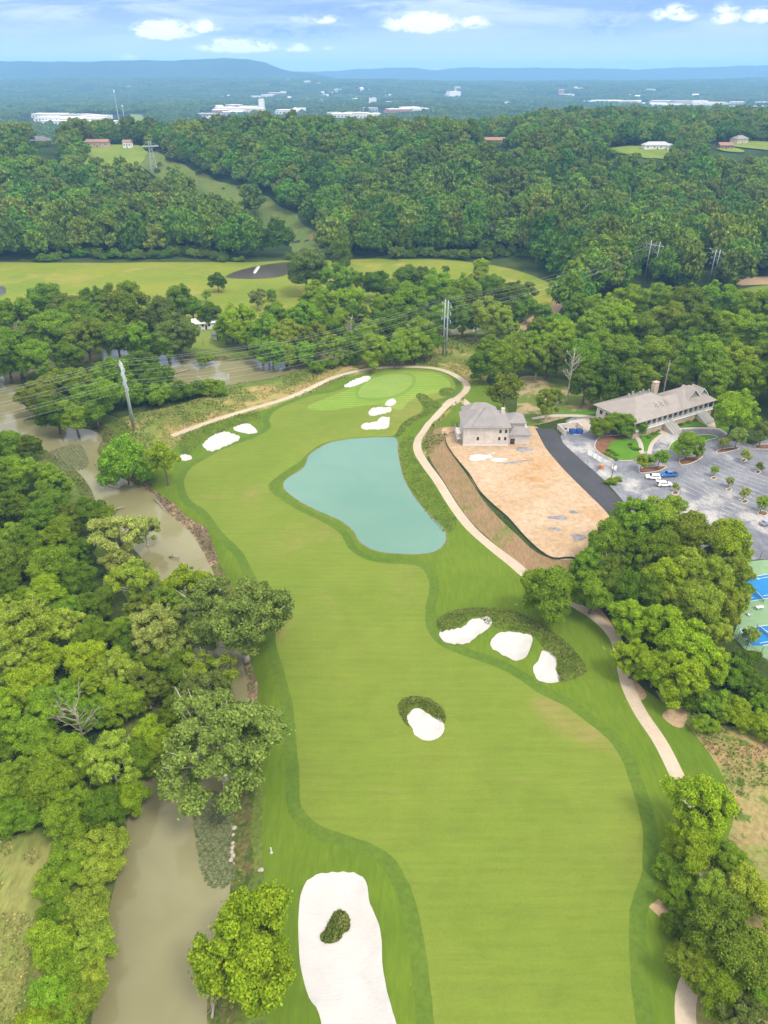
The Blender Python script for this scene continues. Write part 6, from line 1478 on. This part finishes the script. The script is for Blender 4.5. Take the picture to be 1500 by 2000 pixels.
for (a, b, lab) in (((1468, 1152), (1491, 1176), 'dark net across the upper blue tennis court'), ((1478, 1226), (1505, 1248), 'dark net across the lower blue tennis court')):
    p, q = on_court(*a), on_court(*b); r2 = empty('tennis_net', p, math.atan2(q.y - p.y, q.x - p.x), lab, 'net'); L = (q - p).length
    n_ = MB()
    for k in range(int(L / .25)): n_.box(k * .25, k * .25 + .04, -.012, .012, .05, .95)
    for zq in (.1, .3, .5, .7): n_.box(0, L, -.014, .014, zq, zq + .03)
    n_.build('mesh_net', NETM, r2); MB().box(0, L, -.03, .03, .93, 1.02).build('net_band', LINE, r2)
    for q_ in (0, L): MB().tube([(q_, 0, -.1), (q_, 0, 1.1)], .05, 8).build('post', TYRE, r2)
r2 = empty('court_fence', (0, 0, 0), 0, 'tall black chain-link fence around the tennis courts', 'fence')
CP = np.array([G(*q)[:2] for q in COURT_PX]); CPd = resample(dense(CP, .5), 3.2); zc = hfull(CPd[:, 0], CPd[:, 1]); CHAIN = plain('fence_wire', (.06, .065, .07, 1), .5, .5)
ms = MB()
for i in range(len(CPd)):
    j = (i + 1) % len(CPd); MB().tube([(*CPd[i], zc[i] - .2), (*CPd[i], zc[i] + 3)], .05, 6).build('post', CHAIN, r2)
    for hq in (.1, 1.5, 3.0): ms.tube([(*CPd[i], zc[i] + hq), (*CPd[j], zc[j] + hq)], .025, 4)
    for kk in range(8):
        a = CPd[i] + (CPd[j] - CPd[i]) * kk / 8; b = CPd[i] + (CPd[j] - CPd[i]) * (kk + 1) / 8; ms.tube([(*a, zc[i] + .1), (*b, zc[i] + 3)], .006, 3); ms.tube([(*b, zc[i] + .1), (*a, zc[i] + 3)], .006, 3)
ms.build('chain_mesh', CHAIN, r2)
def table(a, b, rz, lab):
    p = on_court(a, b); r2 = empty('white_table', p, rz, lab, 'table'); MB().box(-.95, .95, -.42, .42, .7, .76).build('tabletop', WHITE, r2, bevel=.02)
    for sx in (-.8, .8):
        for sy in (-.32, .32): MB().tube([(sx, sy, 0), (sx, sy, .7)], .04, 6).build('leg', WHITE, r2)
def chair(a, b, rz, lab):
    p = on_court(a, b); r2 = empty('white_chair', p, rz, lab, 'chair', 'white chairs on the court surround'); MB().box(-.28, .28, -.27, .27, .4, .46).build('seat', WHITE, r2, bevel=.02); MB().prism([(-.3, .46), (-.25, .46), (-.36, .95), (-.41, .95)], -.27, .27).build('backrest', WHITE, r2)
    for sx in (-.24, .24):
        for sy in (-.23, .23): MB().tube([(sx, sy, 0), (sx, sy, .4)], .03, 5).build('leg', WHITE, r2)
table(1483, 1189, .3, 'white table on the green surround between the two courts')
for a, b, rz_, l in ((1476, 1187, .2, 'white chair at the end of the white table'), (1489, 1186, 2.9, 'white chair at the far end of the white table by the net'), (1459, 1200, .8, 'white chair of the loose group under the tree, beside the fence'), (1463, 1203, 2.4, 'white chair of the loose group, standing apart from the fence')): chair(a, b, rz_, l)
KERB = plain('kerb_concrete', (.58, .53, .47, 1), .85, 0, .08, 2)
def kerb(outline, w=.22, h=.15):
    o_, i_ = offset(outline, w / 2), offset(outline, -w / 2); z = hfull(outline[:, 0], outline[:, 1]); n = len(outline); V = []; f = []
    for k in range(n): V += [(*o_[k], z[k] - .05), (*o_[k], z[k] + h), (*i_[k], z[k] + h), (*i_[k], z[k] - .05)]
    for k in range(n):
        j = (k + 1) % n
        for q in range(3): f.append((4 * k + q, 4 * j + q, 4 * j + q + 1, 4 * k + q + 1))
    me = bpy.data.meshes.new('kerb'); me.from_pydata(V, [], f); tag(link_mesh('kerb', me, None, KERB), kind='structure')
for q in [BED, LOOP] + ISLES: kerb(q)
# rocks, logs, stake
STONE = plain('pale_limestone', (.40, .36, .30, 1), .9, 0, .2, 2)
def rock(px_, py_, s, lab):
    x, y, z = G(px_, py_); bm = bmesh.new(); bmesh.ops.create_icosphere(bm, subdivisions=2, radius=1); r = random.Random(px_ + py_)
    ph = [r.uniform(0, 6) for _ in range(3)]
    for v in bm.verts: v.co *= 1 + .18 * math.sin(3 * v.co.x + ph[0]) + .15 * math.sin(4 * v.co.y + ph[1]) + .12 * math.sin(5 * v.co.z + ph[2]); v.co = Vector((v.co.x * s, v.co.y * s * .75, v.co.z * s * .55))
    me = bpy.data.meshes.new('rock'); bm.to_mesh(me); bm.free(); o = link_mesh('rock', me, None, STONE); o.location = (x, y, max(hf1(x, y), -1.95) + s * .2); o.rotation_euler = (0, 0, r.uniform(0, 6)); tag(o, lab, 'rock', 'limestone rocks along the river bank')
for i, (a, b, s) in enumerate([(455, 1604, .55), (453, 1618, .35), (453, 1634, .45), (452, 1643, .5), (450, 1652, .45), (452, 1661, .6), (449, 1668, .5), (455, 1672, .35), (509, 1698, .5)]):
    rock(a, b, s, f'pale rock on the bank beside the floating weeds, {ORD[i]} down the river' if i < 8 else 'single pale stone on the rough near the white stake')
def log(a, b, rad, lab, br=3):
    x0, y0, _ = G(*a, -1.8); x1, y1, _ = G(*b, -1.8); r = random.Random(a[0]); p, q = Vector((x0, y0, -1.7)), Vector((x1, y1, -1.3))
    root = empty('driftwood_log', p, 0, lab, 'log'); q = q - p; m = MB().tube([(0, 0, 0), q * .5 + Vector((.1, .2, .15)), q], [rad, rad * .8, rad * .35], 7); m.build('trunk', GREYBARK, root, smooth=True)
    f = MB()
    for k in range(br): c = q * r.uniform(.3, .95); f.tube([c, c + Vector((r.uniform(-1.5, 1.5), r.uniform(-1.5, 1.5), r.uniform(.6, 1.8)))], [rad * .4, rad * .08], 5)
    f.build('branches', GREYBARK, root)
for a, b, rd, l in (((186, 906, ), (195, 921), .25, 'bleached log lying beside the river corner bush'), ((217, 1000), (243, 992), .3, 'pale driftwood log with snags in mid river below the bush'), ((195, 945), (232, 950), .18, 'thin half-sunk branch across the river'), ((330, 1088), (352, 1092), .25, 'snagged dead log at the river narrows'), ((414, 1990), (418, 1950), .22, 'pale pole of driftwood at the bank under the big maple'), ((340, 730), (372, 723), .3, 'log lying on the sandy tip of the upper river'), ((300, 975), (325, 1000), .2, 'fallen branch on the eroded bank by the slim lime tree')): log(a, b, rd, l, 4)
x, y, z = G(530, 1665); r2 = empty('marker_stake', (x, y, hf1(x, y)), .2, 'white marker stake on the rough above the long bunker', 'stake'); MB().tube([(0, 0, -.1), (0, 0, 1.4)], [.12, .10], 8).build('post', WHITE, r2); MB().tube([(0, 0, -.05), (0, 0, .1)], [.35, .25], 10).build('base', STONE, r2)
# little footbridge on the meadow pond
x, y, z = G(497, 535); x2, y2, _ = G(506, 522); r2 = empty('footbridge', (x, y, hf1(x, y) + .1), math.atan2(y2 - y, x2 - x), 'small white footbridge at the dark meadow pond', 'bridge'); L = math.hypot(x2 - x, y2 - y); MB().box(0, L, -.8, .8, .3, .5).build('deck', WHITE, r2)
for s in (-.8, .8): MB().box(0, L, s - .05, s + .05, 1.2, 1.3).build('handrail', WHITE, r2)
scene.view_settings.view_transform = 'Standard'; scene.view_settings.look = 'None'
scene.view_settings.exposure = 1.25; scene.view_settings.gamma = 1
scene.render.engine = 'CYCLES'
cy = scene.cycles
cy.max_bounces = 5; cy.diffuse_bounces = 3; cy.glossy_bounces = 2; cy.transmission_bounces = 3; cy.volume_bounces = 0; cy.transparent_max_bounces = 6
cy.use_denoising = True; cy.denoiser = 'OPENIMAGEDENOISE'
cy.caustics_reflective = False; cy.caustics_refractive = False
cy.use_adaptive_sampling = False
cy.sample_clamp_indirect = 6
